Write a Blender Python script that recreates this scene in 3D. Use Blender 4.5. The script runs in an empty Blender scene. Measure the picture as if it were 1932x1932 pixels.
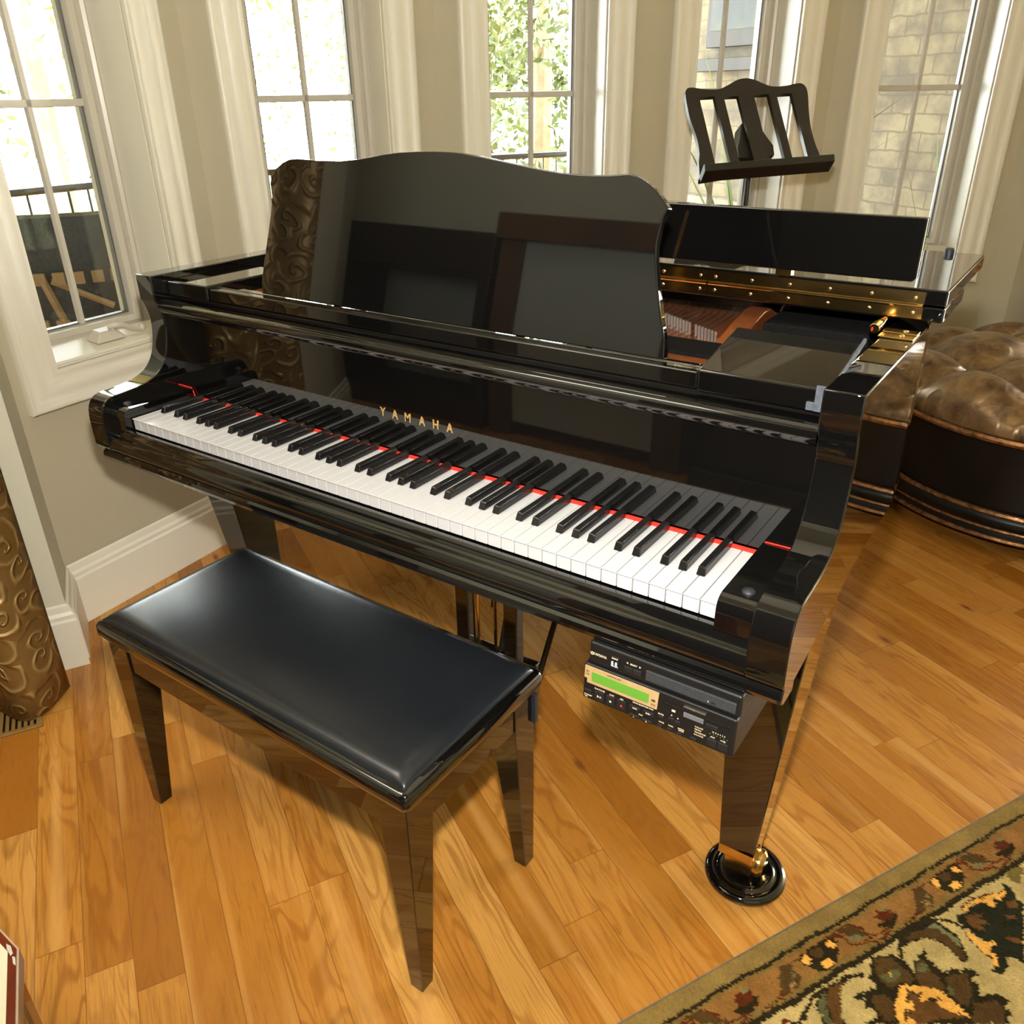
import bpy, bmesh, math, random
import numpy as np
from mathutils import Vector, Matrix
random.seed(7)
PI = math.pi
sc = bpy.context.scene
col = sc.collection

# ---------------------------------------------------------------- camera
CAM = Vector((.8996, -.8526, 1.3053))
yaw, pitch, roll = .6083, .4686, -.0159
_f = Vector((-math.sin(yaw)*math.cos(pitch), math.cos(yaw)*math.cos(pitch), -math.sin(pitch)))
_r = Vector((math.cos(yaw), math.sin(yaw), 0)); _u = _r.cross(_f)
R_ = _r*math.cos(roll) + _u*math.sin(roll); U_ = -_r*math.sin(roll) + _u*math.cos(roll)
cd = bpy.data.cameras.new('camera'); cam = bpy.data.objects.new('camera', cd); col.objects.link(cam)
M = Matrix((R_, U_, -_f)).transposed().to_4x4(); M.translation = CAM
cam.matrix_world = M
cd.sensor_width = 36; cd.sensor_fit = 'HORIZONTAL'; cd.lens = 1565.73/1932*36
cd.clip_start = .02; cd.clip_end = 200
sc.camera = cam

# ---------------------------------------------------------------- world, lights, exposure
w = bpy.data.worlds.new('daylight'); sc.world = w; w.use_nodes = True
bg = w.node_tree.nodes['Background']; bg.inputs[0].default_value = (.94, .975, 1, 1); bg.inputs[1].default_value = 34.0
def light(name, kind, loc, power, color, aim=None, **kw):
    ld = bpy.data.lights.new(name, kind); ld.energy = power; ld.color = color
    for k, v in kw.items(): setattr(ld, k, v)
    o = bpy.data.objects.new(name, ld); col.objects.link(o); o.location = loc
    if aim is not None:
        o.rotation_euler = (Vector(aim)-Vector(loc)).to_track_quat('-Z', 'Y').to_euler()
    return o
FL = CAM + U_*.16
light('camera_flash', 'SPOT', FL, 142, (1, .955, .86), FL+_f*2 + Vector((0,0,.75)), shadow_soft_size=.028, spot_size=2.6, spot_blend=.6)
light('ceiling_bounce_fill', 'AREA', (.75, .55, 3.2), 6, (1, .90, .70), (.75, .55, 0), shape='RECTANGLE', size=2.0, size_y=1.8)  # added area light standing in for flash bounced off the ceiling
light('back_wall_fill', 'AREA', (-1.0, -.8, 3.2), 50, (1, .92, .78), (-1.0, -1.3, 0), shape='RECTANGLE', size=1.4, size_y=1.0)  # added fill with no fixture, brightens the wall behind the camera
sc.view_settings.view_transform = 'Standard'; sc.view_settings.look = 'None'
sc.view_settings.gamma = 1; sc.view_settings.use_curve_mapping = False
sc.view_settings.exposure = 0.0
cy = sc.cycles
cy.max_bounces = 8; cy.diffuse_bounces = 4; cy.glossy_bounces = 5; cy.transparent_max_bounces = 16
cy.sample_clamp_indirect = 8; cy.caustics_reflective = False; cy.caustics_refractive = False
cy.use_denoising = True

# ---------------------------------------------------------------- materials
class NT:
    def __init__(s, name):
        s.m = bpy.data.materials.new(name); s.m.use_nodes = True; s.t = s.m.node_tree
        s.b = s.t.nodes['Principled BSDF']; s.out = s.t.nodes['Material Output']
    def n(s, typ, props=None, **ins):
        nd = s.t.nodes.new(typ)
        for k, v in (props or {}).items(): setattr(nd, k, v)
        for k, v in ins.items():
            k2 = int(k[1:]) if k[0] == '_' and k[1:].isdigit() else k.replace('_', ' ')
            s.set(nd.inputs[k2], v)
        return nd
    def set(s, sock, v):
        if isinstance(v, bpy.types.NodeSocket): s.t.links.new(v, sock)
        else:
            if sock.type == 'RGBA' and len(v) == 3: v = (*v, 1)
            sock.default_value = v
    def m_(s, op, a, b=0., c=0.):
        nd = s.n('ShaderNodeMath', {'operation': op}, _0=a, _1=b)
        if op in ('MULTIPLY_ADD', 'SMOOTH_MIN', 'WRAP', 'COMPARE'): s.set(nd.inputs[2], c)
        return nd.outputs[0]
    def pos(s):
        return s.n('ShaderNodeNewGeometry').outputs['Position']
    def sep(s, v):
        return s.n('ShaderNodeSeparateXYZ', _0=v).outputs
    def comb(s, x, y, z=0.):
        return s.n('ShaderNodeCombineXYZ', _0=x, _1=y, _2=z).outputs[0]
    def noise(s, vec, scale, detail=3, rough=.5, dist=0.):
        nd = s.n('ShaderNodeTexNoise', Vector=vec, Scale=scale, Detail=detail, Roughness=rough, Distortion=dist)
        return nd.outputs[0]
    def mix(s, f, a, b, mode='MIX'):
        nd = s.n('ShaderNodeMix', {'data_type': 'RGBA', 'blend_type': mode}); s.set(nd.inputs[0], f)
        s.set(nd.inputs[6], a); s.set(nd.inputs[7], b); return nd.outputs[2]
    def ramp(s, f, stops, interp='LINEAR'):
        nd = s.n('ShaderNodeValToRGB', _0=f); cr = nd.color_ramp; cr.interpolation = interp
        while len(cr.elements) < len(stops): cr.elements.new(.5)
        for e, (p, c) in zip(cr.elements, stops): e.position = p; e.color = (*c, 1) if len(c) == 3 else c
        return nd.outputs[0]
    def bump(s, h, strength=.3, dist=.01):
        nd = s.n('ShaderNodeBump', Strength=strength, Distance=dist, Height=h); s.set(s.b.inputs['Normal'], nd.outputs[0])
    def p(s, **k):
        for a, v in k.items(): s.set(s.b.inputs[a.replace('_', ' ')], v)
        return s

def simple(name, c, rough=.5, metal=0., **k):
    t = NT(name); t.p(Base_Color=c, Roughness=rough, Metallic=metal, **k); return t.m
def mottled(name, c1, c2, scale, rough=.5, metal=0., bump=0., bscale=None, bdist=.002, detail=3, **k):
    t = NT(name); P = t.pos(); f = t.noise(P, scale, detail)
    t.p(Base_Color=t.mix(t.ramp(f, [(.3, (0, 0, 0)), (.7, (1, 1, 1))]), c1, c2), Roughness=rough, Metallic=metal, **k)
    if bump: t.bump(t.noise(P, bscale or scale, 4), bump, bdist)
    return t.m
MT = {}
MT['lacquer'] = mottled('black_polyester_lacquer', (.0028,.0026,.0025), (.0036,.0034,.0032), 3, .03, IOR=1.5, Coat_Weight=1., Coat_IOR=1.4, Coat_Roughness=.02)
MT['lacquer_soft'] = mottled('black_satin_lacquer', (.006,.005,.005), (.009,.008,.007), 4, .12, IOR=1.5)
MT['ivory'] = mottled('white_key_acrylic', (.54,.54,.555), (.56,.56,.575), 5, .16, IOR=1.5)
MT['ebony'] = mottled('black_key_phenolic', (.008,.008,.008), (.012,.011,.011), 30, .12, IOR=1.55)
MT['keywood'] = mottled('key_side_wood', (.45,.30,.14), (.55,.38,.2), 40, .6)
MT['redfelt'] = mottled('red_felt', (.62,.02,.008), (.75,.035,.015), 200, .9)
MT['brass'] = mottled('polished_brass', (.62,.40,.13), (.74,.50,.18), 30, .16, 1., .03, 60)
MT['brass_dull'] = mottled('brass_screw', (.85,.66,.36), (.9,.72,.42), 30, .25, 1.)
MT['gold'] = simple('gold_leaf_lettering', (.80,.52,.20), .35, .6)
MT['copper'] = mottled('bronze_plate_paint', (.30,.085,.025), (.38,.12,.04), 20, .28, .55)
MT['blackfelt'] = mottled('black_damper_felt', (.004,.004,.004), (.007,.007,.007), 120, .9, Specular_IOR_Level=.1)
MT['steel'] = simple('nickel_steel', (.75,.75,.74), .2, 1.)
MT['pin'] = simple('bright_nickel_pin', (.8,.8,.78), .3, .9)
MT['register'] = mottled('antique_gold_metal', (.26,.145,.040), (.32,.185,.055), 60, .4, .3)
MT['string'] = simple('string_steel', (.35,.33,.30), .3, 1.)
MT['rubber'] = mottled('black_rubber', (.012,.013,.018), (.02,.022,.028), 50, .5)
MT['bluefelt'] = mottled('grey_blue_felt', (.05,.06,.08), (.09,.10,.12), 150, .8)
MT['plastic'] = mottled('black_device_plastic', (.006,.006,.0065), (.009,.009,.0095), 300, .42)
MT['plastic_d'] = mottled('dark_button_plastic', (.012,.012,.013), (.017,.017,.018), 300, .38)
MT['tray'] = mottled('charcoal_disc_tray', (.03,.034,.04), (.045,.049,.056), 400, .4)
MT['champagne'] = mottled('champagne_trim_plate', (.62,.42,.20), (.68,.48,.24), 60, .35, .3)
MT['print'] = simple('printed_cream_lettering', (.85,.70,.45), .5)
MT['darkprint'] = simple('printed_dark_lettering', (.08,.05,.02), .5)
t = NT('green_lcd'); t.p(Base_Color=(.10,.26,.03), Roughness=.3, Emission_Color=(.16,.42,.05,1), Emission_Strength=.28); MT['lcd'] = t.m
t = NT('white_segment_display'); t.p(Base_Color=(.6,.7,.7), Emission_Color=(.75,.95,1,1), Emission_Strength=.8); MT['led'] = t.m
t = NT('red_record_mark'); t.p(Base_Color=(.6,.04,.03), Roughness=.5); MT['redmark'] = t.m
MT['leather'] = mottled('black_bench_vinyl', (.007,.0085,.011), (.010,.0115,.014), 6, .27, 0., .10, 220, .0006, IOR=1.5)
MT['trim'] = mottled('cream_painted_trim', (.74,.705,.595), (.77,.735,.62), 2, .35)
MT['wall'] = mottled('tan_wall_paint', (.43,.385,.275), (.45,.403,.29), 1.3, .75, 0., .05, 350, .0005)
MT['wall2'] = mottled('light_tan_wall_paint', (.60,.58,.46), (.63,.605,.48), 1.3, .75, 0., .05, 350, .0005)
MT['ceiling'] = mottled('white_ceiling_paint', (.75,.71,.62), (.78,.74,.65), 1.5, .8)
MT['sash'] = mottled('almond_vinyl_sash', (.56,.52,.44), (.59,.55,.465), 3, .32)
MT['spacer'] = simple('grey_glazing_spacer', (.16,.16,.15), .4, .4)
MT['bronze'] = mottled('antiqued_bronze_band', (.10,.045,.018), (.42,.20,.075), 55, .32, .7, .25, 80, .003)
MT['darkwood'] = mottled('dark_espresso_wood', (.003,.0028,.0025), (.006,.005,.004), 8, .38, IOR=1.35)
MT['standwood'] = mottled('dark_mahogany_stand', (.005,.003,.002), (.009,.0055,.004), 12, .42)
MT['cabinet'] = mottled('dark_cabinet_wood', (.012,.010,.008), (.03,.022,.016), 4, .4)
MT['oakcasing'] = mottled('brown_stained_casing', (.11,.055,.03), (.18,.09,.05), 5, .35)
MT['doorpanel'] = mottled('grey_green_door_paint', (.56,.60,.54), (.60,.64,.58), 2, .5)
MT['redwood'] = mottled('red_brown_lacquered_board', (.11,.018,.006), (.15,.026,.01), 10, .15)
MT['pinkedge'] = mottled('bare_wood_edge', (.45,.32,.22), (.5,.36,.26), 60, .6)
MT['creamtop'] = mottled('cream_paper', (.72,.66,.46), (.76,.7,.5), 20, .6)
MT['flake'] = simple('peeling_grey_tape', (.55,.52,.48), .4)
MT['patio'] = mottled('pale_patio_stone', (.55,.54,.50), (.68,.67,.62), 3, .8)
MT['lawn'] = mottled('pale_lawn', (.20,.26,.07), (.34,.38,.14), 4, .9)  # grass mottled in two pale greens
MT['iron'] = simple('black_wrought_iron', (.015,.015,.015), .5)
MT['wicker'] = mottled('dark_charcoal_wicker', (.010,.011,.014), (.03,.032,.038), 90, .5, 0., .5, 140, .004)
MT['slat'] = mottled('sunlit_tan_slat', (.20,.13,.065), (.25,.165,.085), 12, .6)
MT['bluepillow'] = mottled('pale_blue_cushion', (.09,.13,.17), (.13,.17,.21), 30, .8)
MT['bark'] = mottled('tree_bark', (.16,.12,.07), (.24,.18,.11), 12, .9)
MT['tvframe'] = simple('brown_wood_frame', (.016,.009,.006), .6)
MT['stone_w'] = mottled('white_limestone', (.5,.49,.46), (.6,.59,.56), 5, .8)
MT['greycush'] = mottled('grey_outdoor_cushion', (.10,.10,.11), (.13,.13,.14), 30, .9)
MT['terracotta'] = mottled('clay_pot', (.3,.2,.14), (.36,.25,.18), 12, .8)
t = NT('leaf'); P = t.pos(); f = t.noise(P, 3.5, 3)
t.p(Base_Color=t.ramp(f, [(.25, (.035,.055,.008)), (.5, (.075,.095,.018)), (.75, (.15,.15,.04))]), Roughness=.6)
MT['leaf'] = t.m
t = NT('blade_leaf'); t.p(Base_Color=(.16,.24,.05), Roughness=.5); MT['blade'] = t.m
# glass pane: clear, with a soft mirror at grazing angles
t = NT('window_glass'); fr = t.n('ShaderNodeFresnel', IOR=1.45)
g = t.n('ShaderNodeBsdfGlossy', Color=(1,1,1), Roughness=.02); tr = t.n('ShaderNodeBsdfTransparent', Color=(.94,.96,.95))
mx = t.n('ShaderNodeMixShader', _0=fr.outputs[0], _1=tr.outputs[0], _2=g.outputs[0]); t.set(t.out.inputs[0], mx.outputs[0]); MT['glass'] = t.m
# outdoor screen, greenish reflections painted into its colour
t = NT('outdoor_screen_reflection'); P = t.pos(); f = t.noise(P, 6, 3)
t.p(Base_Color=t.ramp(f, [(.3, (.02,.035,.05)), (.5, (.045,.055,.06)), (.62, (.10,.10,.02)), (.8, (.16,.16,.12))]), Roughness=.6); MT['screen'] = t.m

# oak floor: boards run at 151 degrees, 75.5 mm wide
t = NT('oak_strip_floor'); X, Y, Z = t.sep(t.pos())
ua, va = math.radians(151), math.radians(61)
u = t.m_('ADD', t.m_('MULTIPLY', X, math.cos(ua)), t.m_('MULTIPLY', Y, math.sin(ua)))
v = t.m_('ADD', t.m_('MULTIPLY', X, math.cos(va)), t.m_('MULTIPLY', Y, math.sin(va)))
vr = t.m_('DIVIDE', t.m_('ADD', v, .643 + .0755*200), .0755)
row = t.m_('FLOOR', vr); vf = t.m_('FRACT', vr)
wn = t.n('ShaderNodeTexWhiteNoise', {'noise_dimensions': '1D'}, W=row); rr = t.sep(wn.outputs['Color'])
ul = t.m_('ADD', t.m_('DIVIDE', u, t.m_('MULTIPLY_ADD', rr[0], .45, .42)), t.m_('MULTIPLY', rr[1], 37.))
bd = t.m_('FLOOR', ul); uf = t.m_('FRACT', ul)
wn2 = t.n('ShaderNodeTexWhiteNoise', {'noise_dimensions': '2D'}, Vector=t.comb(row, bd)); q = t.sep(wn2.outputs['Color'])
wid = t.m_('MULTIPLY', q[0], 50.)
base = t.ramp(q[1], [(0, (.30,.110,.012)), (.12, (.38,.152,.019)), (.4, (.445,.188,.029)), (.75, (.50,.226,.041)), (1, (.575,.292,.066))])
# cathedral figure: long ovals along the board
gx = t.m_('MULTIPLY', u, 2.2); gy = t.m_('MULTIPLY', v, 13.)
warp = t.noise(t.comb(gx, gy, wid), 1., 2, .5, .6)
ring = t.m_('SINE', t.m_('MULTIPLY', warp, 64.))
ringm = t.ramp(ring, [(.15, (0,0,0)), (.95, (1,1,1))])
amt = t.m_('MULTIPLY', ringm, t.m_('MULTIPLY_ADD', q[2], .85, .12))
c = t.mix(amt, base, t.mix(.55, base, (.20,.058,.006)))
# straight fine pores
po = t.noise(t.comb(t.m_('MULTIPLY', u, 14.), t.m_('MULTIPLY', v, 330.), wid), 1., 3, .6)
c = t.mix(t.ramp(po, [(.50, (0,0,0)), (.72, (.6,.6,.6))]), c, (.20,.068,.010))
br = t.noise(t.comb(t.m_('MULTIPLY', u, 1.1), t.m_('MULTIPLY', v, 9.), wid), 1., 2)
c = t.mix(t.ramp(br, [(.42, (0,0,0)), (.72, (.65,.65,.65))]), c, t.mix(.45, c, (.34,.10,.01)))
lt = t.noise(t.comb(t.m_('MULTIPLY', u, .8), t.m_('MULTIPLY', v, 22.), t.m_('ADD', wid, 9.)), 1., 2)
c = t.mix(t.ramp(lt, [(.55, (0,0,0)), (.75, (.5,.5,.5))]), c, (.70,.38,.11))
# knots
vo = t.n('ShaderNodeTexVoronoi', {'feature': 'F1', 'voronoi_dimensions': '2D'}, Vector=t.comb(t.m_('MULTIPLY', u, 2.3), t.m_('MULTIPLY', v, 6.)), Scale=1., Randomness=1.)
kn = t.m_('MULTIPLY', t.ramp(vo.outputs['Distance'], [(.02, (.8,.8,.8)), (.07, (0,0,0))]), t.m_('GREATER_THAN', t.sep(vo.outputs['Color'])[0], .86))
c = t.mix(kn, c, (.13,.035,.008))
# joints
e1 = t.m_('MINIMUM', vf, t.m_('SUBTRACT', 1., vf)); e2 = t.m_('MULTIPLY', t.m_('MINIMUM', uf, t.m_('SUBTRACT', 1., uf)), 8.)
ed = t.m_('MINIMUM', e1, e2)
jm = t.ramp(ed, [(.0, (.75,.75,.75)), (.016, (0,0,0))])
c = t.mix(jm, c, (.12,.045,.012))
t.p(Base_Color=c, Roughness=t.m_('MULTIPLY_ADD', po, .12, .20), IOR=1.45)
t.bump(t.m_('ADD', t.m_('MULTIPLY', t.ramp(ed, [(0, (0,0,0)), (.02, (1,1,1))]), 1.), t.m_('MULTIPLY', po, .05)), .25, .0006)
MT['floor'] = t.m

# rug pile: reads the woven colours stored on the mesh
t = NT('wool_rug_pile'); a = t.n('ShaderNodeVertexColor', {'layer_name': 'weave'}); P = t.pos()
nf = t.noise(P, 420, 3, .7); nl = t.noise(P, 22, 3, .6)
k = t.m_('MULTIPLY', t.m_('MULTIPLY_ADD', nf, 1.2, .4), t.m_('MULTIPLY_ADD', nl, 1.0, .5))
t.p(Base_Color=t.mix(1., a.outputs[0], t.comb(k, k, k), 'MULTIPLY'), Roughness=.95, Specular_IOR_Level=.08)
t.bump(nf, .6, .002); MT['rug'] = t.m

# embossed gold curtain and ottoman leather: spiral scrolls drawn around scattered centres
def scroll(t, vec, scale, turns):
    vo = t.n('ShaderNodeTexVoronoi', {'feature': 'F1', 'voronoi_dimensions': '2D'}, Vector=vec, Scale=scale, Randomness=.75)
    dv = t.n('ShaderNodeVectorMath', {'operation': 'SUBTRACT'}, _0=t.n('ShaderNodeVectorMath', {'operation': 'SCALE'}, _0=vec, Scale=scale).outputs[0],
             _1=t.n('ShaderNodeVectorMath', {'operation': 'SCALE'}, _0=vo.outputs['Position'], Scale=scale).outputs[0])
    s = t.sep(dv.outputs[0]); an = t.m_('ARCTAN2', s[1], s[0])
    ph = t.m_('ADD', an, t.m_('MULTIPLY', t.m_('POWER', vo.outputs['Distance'], .6), turns))
    return t.m_('POWER', t.m_('MULTIPLY_ADD', t.m_('SINE', ph), .5, .5), 5.), vo.outputs['Distance']
t = NT('gold_scroll_satin')
uv = t.n('ShaderNodeUVMap').outputs[0]
wv = t.n('ShaderNodeVectorMath', {'operation': 'ADD'}, _0=uv, _1=t.n('ShaderNodeVectorMath', {'operation': 'SCALE'}, _0=t.n('ShaderNodeTexNoise', Vector=uv, Scale=7.).outputs['Color'], Scale=.09).outputs[0]).outputs[0]
l1, dd = scroll(t, wv, 13., 15.)
t.p(Base_Color=t.mix(t.m_('MULTIPLY', l1, .55), (.215,.125,.035), (.50,.35,.13)), Metallic=.35, Roughness=.42)
t.bump(l1, .9, .006); MT['curtain'] = t.m
t = NT('embossed_bronze_leather'); P = t.pos()
l1, dd = scroll(t, P, 9., 15.)
n1 = t.noise(P, 15, 7, .62)
t.p(Base_Color=t.mix(t.m_('MULTIPLY', l1, .16), t.ramp(n1, [(.3, (.055,.024,.008)), (.7, (.27,.165,.07))]), (.40,.30,.16)), Metallic=.45, Roughness=.33)  # dark creases painted into the leather colour by noise
t.bump(t.m_('ADD', t.m_('MULTIPLY', l1, .6), t.noise(P, 30, 4)), .5, .004); MT['tuft'] = t.m

# whitewashed brick
t = NT('whitewashed_brick')
uv = t.n('ShaderNodeUVMap').outputs[0]; nz = t.noise(uv, 5, 4, .6)
uvw = t.n('ShaderNodeVectorMath', {'operation': 'ADD'}, _0=uv, _1=t.n('ShaderNodeVectorMath', {'operation': 'SCALE'}, _0=t.n('ShaderNodeTexNoise', Vector=uv, Scale=14.).outputs['Color'], Scale=.02).outputs[0]).outputs[0]
bk = t.n('ShaderNodeTexBrick', Vector=uvw, Color1=(.40,.35,.24), Color2=(.31,.265,.185), Mortar=(.22,.185,.13), Scale=1., Mortar_Size=.006, Brick_Width=.20, Row_Height=.085, Mortar_Smooth=.5)
t.p(Base_Color=t.mix(t.ramp(nz, [(.40, (0,0,0)), (.60, (.8,.8,.8))]), bk.outputs['Color'], (.155,.135,.12)), Roughness=.9)
t.bump(bk.outputs['Fac'], -.5, .01); MT['brick'] = t.m

# ---------------------------------------------------------------- mesh helpers
def tag(o, label=None, cat=None, group=None, kind=None):
    if label: o['label'] = label
    if cat: o['category'] = cat
    if group: o['group'] = group
    if kind: o['kind'] = kind
    return o
def empty(name, loc, label=None, cat=None, group=None, kind=None, rz=0.):
    o = bpy.data.objects.new(name, None); col.objects.link(o); o.location = loc; o.rotation_euler[2] = rz
    o.empty_display_size = .05
    return tag(o, label, cat, group, kind)
def wmat(o):
    if o.parent is None: return o.matrix_basis.copy()
    return wmat(o.parent) @ o.matrix_parent_inverse @ o.matrix_basis
class MB:
    def __init__(s): s.bm = bmesh.new(); s.mi = 0
    def face(s, vs, mi=None):
        try: f = s.bm.faces.new(vs); f.material_index = s.mi if mi is None else mi; return f
        except ValueError: return None
    def box(s, x0, x1, y0, y1, z0, z1, T=None):
        P = [(x0,y0,z0),(x1,y0,z0),(x1,y1,z0),(x0,y1,z0),(x0,y0,z1),(x1,y0,z1),(x1,y1,z1),(x0,y1,z1)]
        return s.hexa(P, T)
    def hexa(s, P, T=None):
        V = [s.bm.verts.new(T @ Vector(p) if T else p) for p in P]
        for q in ((3,2,1,0),(4,5,6,7),(0,1,5,4),(1,2,6,5),(2,3,7,6),(3,0,4,7)): s.face([V[i] for i in q])
        return s
    def prism(s, poly, a, b, axis='x', T=None):
        """extrude a 2-D outline along an axis from a to b"""
        def P(p, h):
            v = {'x': (h, p[0], p[1]), 'y': (p[0], h, p[1]), 'z': (p[0], p[1], h)}[axis]
            return T @ Vector(v) if T else Vector(v)
        A = [s.bm.verts.new(P(p, a)) for p in poly]; B = [s.bm.verts.new(P(p, b)) for p in poly]; n = len(poly)
        s.face(A[::-1]); s.face(B)
        for i in range(n): s.face([A[i], A[(i+1) % n], B[(i+1) % n], B[i]])
        return s
    def tube(s, path, r, seg=8, close=False, cap=True):
        path = [Vector(p) for p in path]; rings = []; n = len(path)
        rs = r if isinstance(r, (list, tuple)) else [r]*n
        for i, p in enumerate(path):
            a = path[i-1] if (i or close) else p; b = path[(i+1) % n] if (i < n-1 or close) else p
            d = (b-a).normalized(); x = d.orthogonal().normalized() if not rings else (last - d*last.dot(d)).normalized()
            last = x; y = d.cross(x)
            rings.append([s.bm.verts.new(p + (x*math.cos(2*PI*k/seg)+y*math.sin(2*PI*k/seg))*rs[i]) for k in range(seg)])
        for i in range(n if close else n-1):
            A, B = rings[i], rings[(i+1) % n]
            for k in range(seg): s.face([A[k], A[(k+1) % seg], B[(k+1) % seg], B[k]])
        if cap and not close: s.face(rings[0][::-1]); s.face(rings[-1])
        return s
    def lathe(s, prof, c=(0,0), seg=48, T=None, wob=None):
        rings = []
        for r, z in prof:
            if r < 1e-6: rings.append([s.bm.verts.new(T @ Vector((c[0], c[1], z)) if T else (c[0], c[1], z))])
            else:
                rg = []
                for k in range(seg):
                    a = 2*PI*k/seg; p = Vector((c[0]+r*math.cos(a), c[1]+r*math.sin(a), z)); rg.append(s.bm.verts.new(T @ p if T else p))
                rings.append(rg)
        for A, B in zip(rings, rings[1:]):
            if len(A) == 1 and len(B) == 1: continue
            for k in range(seg):
                k2 = (k+1) % seg
                if len(A) == 1: s.face([A[0], B[k], B[k2]])
                elif len(B) == 1: s.face([A[k], A[k2], B[0]])
                else: s.face([A[k], A[k2], B[k2], B[k]])
        return s
    def sphere(s, c, r, sc_=(1,1,1), seg=12, ring=8):
        prof = [(r*math.sin(PI*i/ring)*1., -r*math.cos(PI*i/ring)) for i in range(ring+1)]
        prof[0] = (0, -r); prof[-1] = (0, r)
        T = Matrix.Translation(c) @ Matrix.Diagonal((*sc_, 1))
        return s.lathe(prof, (0,0), seg, T)
    def obj(s, name, mat, parent=None, bevel=0., seg=2, smooth=False, T=None, ang=35, harden=True):
        bmesh.ops.recalc_face_normals(s.bm, faces=s.bm.faces)
        me = bpy.data.meshes.new(name); s.bm.to_mesh(me); s.bm.free()
        for m in (mat if isinstance(mat, (list, tuple)) else [mat]): me.materials.append(MT[m])
        o = bpy.data.objects.new(name, me); col.objects.link(o)
        if smooth:
            for p in me.polygons: p.use_smooth = True
            me.set_sharp_from_angle(angle=math.radians(ang))
        if T is not None: o.matrix_basis = T
        if parent is not None:
            o.parent = parent; o.matrix_parent_inverse = wmat(parent).inverted()
        if bevel:
            b = o.modifiers.new('edge', 'BEVEL'); b.width = bevel; b.segments = seg; b.limit_method = 'ANGLE'; b.angle_limit = math.radians(40)
            for p in me.polygons: p.use_smooth = True
            me.set_sharp_from_angle(angle=math.radians(30)); b.harden_normals = harden
        return o
def child(o, parent):
    o.parent = parent; o.matrix_parent_inverse = wmat(parent).inverted(); return o
def bz(pts, n=12, close=False):
    """smooth curve through points"""
    out = []; N = len(pts); P = [Vector(p) for p in pts]
    for i in range(N if close else N-1):
        p0 = P[(i-1) % N] if (i or close) else P[0]*2-P[1]; p1 = P[i]; p2 = P[(i+1) % N]
        p3 = P[(i+2) % N] if (i < N-2 or close) else p2*2-p1
        for k in range(n):
            t_ = k/n; out.append(.5*((2*p1)+(p2-p0)*t_+(2*p0-5*p1+4*p2-p3)*t_*t_+(3*p1-p0-3*p2+p3)*t_**3))
    if not close: out.append(P[-1])
    return out
def text(name, s_, size, T, mat, parent, depth=.0004, bold=0., sx=1., align='CENTER', space=1.):
    cu = bpy.data.curves.new(name, 'FONT'); cu.body = s_; cu.size = size; cu.extrude = depth; cu.align_x = align; cu.align_y = 'CENTER'
    cu.offset = bold; cu.space_character = space; cu.resolution_u = 2
    o = bpy.data.objects.new(name, cu); col.objects.link(o)
    bpy.context.view_layer.update(); dg = bpy.context.evaluated_depsgraph_get()
    me = bpy.data.meshes.new_from_object(o.evaluated_get(dg)); bpy.data.objects.remove(o); bpy.data.curves.remove(cu)
    me.transform(T @ Matrix.Diagonal((sx, 1, 1, 1)))
    me.materials.clear(); me.materials.append(MT[mat])
    n = bpy.data.objects.new(name, me); col.objects.link(n)
    if parent: child(n, parent)
    return n
def join(objs):
    """merge several freshly made meshes into the first"""
    bm = bmesh.new(); o0 = objs[0]
    for o in objs: bm.from_mesh(o.data)
    bm.to_mesh(o0.data); bm.free()
    for o in objs[1:]:
        me = o.data; bpy.data.objects.remove(o); bpy.data.meshes.remove(me)
    return o0

# ================================================================ THE SETTING
H = 3.3
dA, dC = math.radians(94.375), math.radians(241)
def v2(p, z=0.): return Vector((p[0], p[1], z))
corner = [(-1.2, .05), (-1.2597, .7451), (-.9426, 1.4206), (-.5013, 2.0225), (-.0696, 2.6311), (.545, 3.006)]
win0 = [((-1.2083, .0741), 94.375), ((-1.2284, .8115), 64.866), ((-.8992, 1.4798), 53.751), ((-.4589, 2.0823), 54.649), ((-.0069, 2.6693), 31.393)]
WW, CW, DD, DG, GW = .5994, .0951, .132, .1666, .1513
WZ0, WZ1 = .60, 2.86          # casing outer bottom and top
MB().box(-6, 4.5, -4.4, 6.5, -.12, 0).obj('floor', 'floor')['kind'] = 'structure'
MB().box(-6, 4.5, -4.4, 6.5, H, H+.1).obj('ceiling', 'ceiling')['kind'] = 'structure'
def frame(p, ang):
    """local frame on a facet: x along the wall (left to right), y out of the room, z up"""
    a = math.radians(ang)
    return Matrix(((math.cos(a), -math.sin(a), 0, p[0]), (math.sin(a), math.cos(a), 0, p[1]), (0, 0, 1, 0), (0, 0, 0, 1)))
def base_profile():
    return [(0, 0), (-.016, 0), (-.016, .135), (-.013, .142), (-.013, .152), (-.008, .160), (-.006, .176), (0, .180)]
def baseboard(name, p, q, e0=0., e1=0.):
    d = (v2(q)-v2(p)); L = d.length; T = frame(p, math.degrees(math.atan2(d.y, d.x)))
    prof = base_profile(); m = MB()
    A = [m.bm.verts.new(T @ Vector((0 - y*e0, y, z))) for y, z in prof]; B = [m.bm.verts.new(T @ Vector((L + y*e1, y, z))) for y, z in prof]
    m.face(A[::-1]); m.face(B); n = len(prof)
    for i in range(n): m.face([A[i], A[(i+1) % n], B[(i+1) % n], B[i]])
    m.obj(name, 'trim')['kind'] = 'structure'
names = ['bay_left', 'bay_mid_left', 'bay_middle', 'bay_mid_right', 'bay_right']
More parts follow.
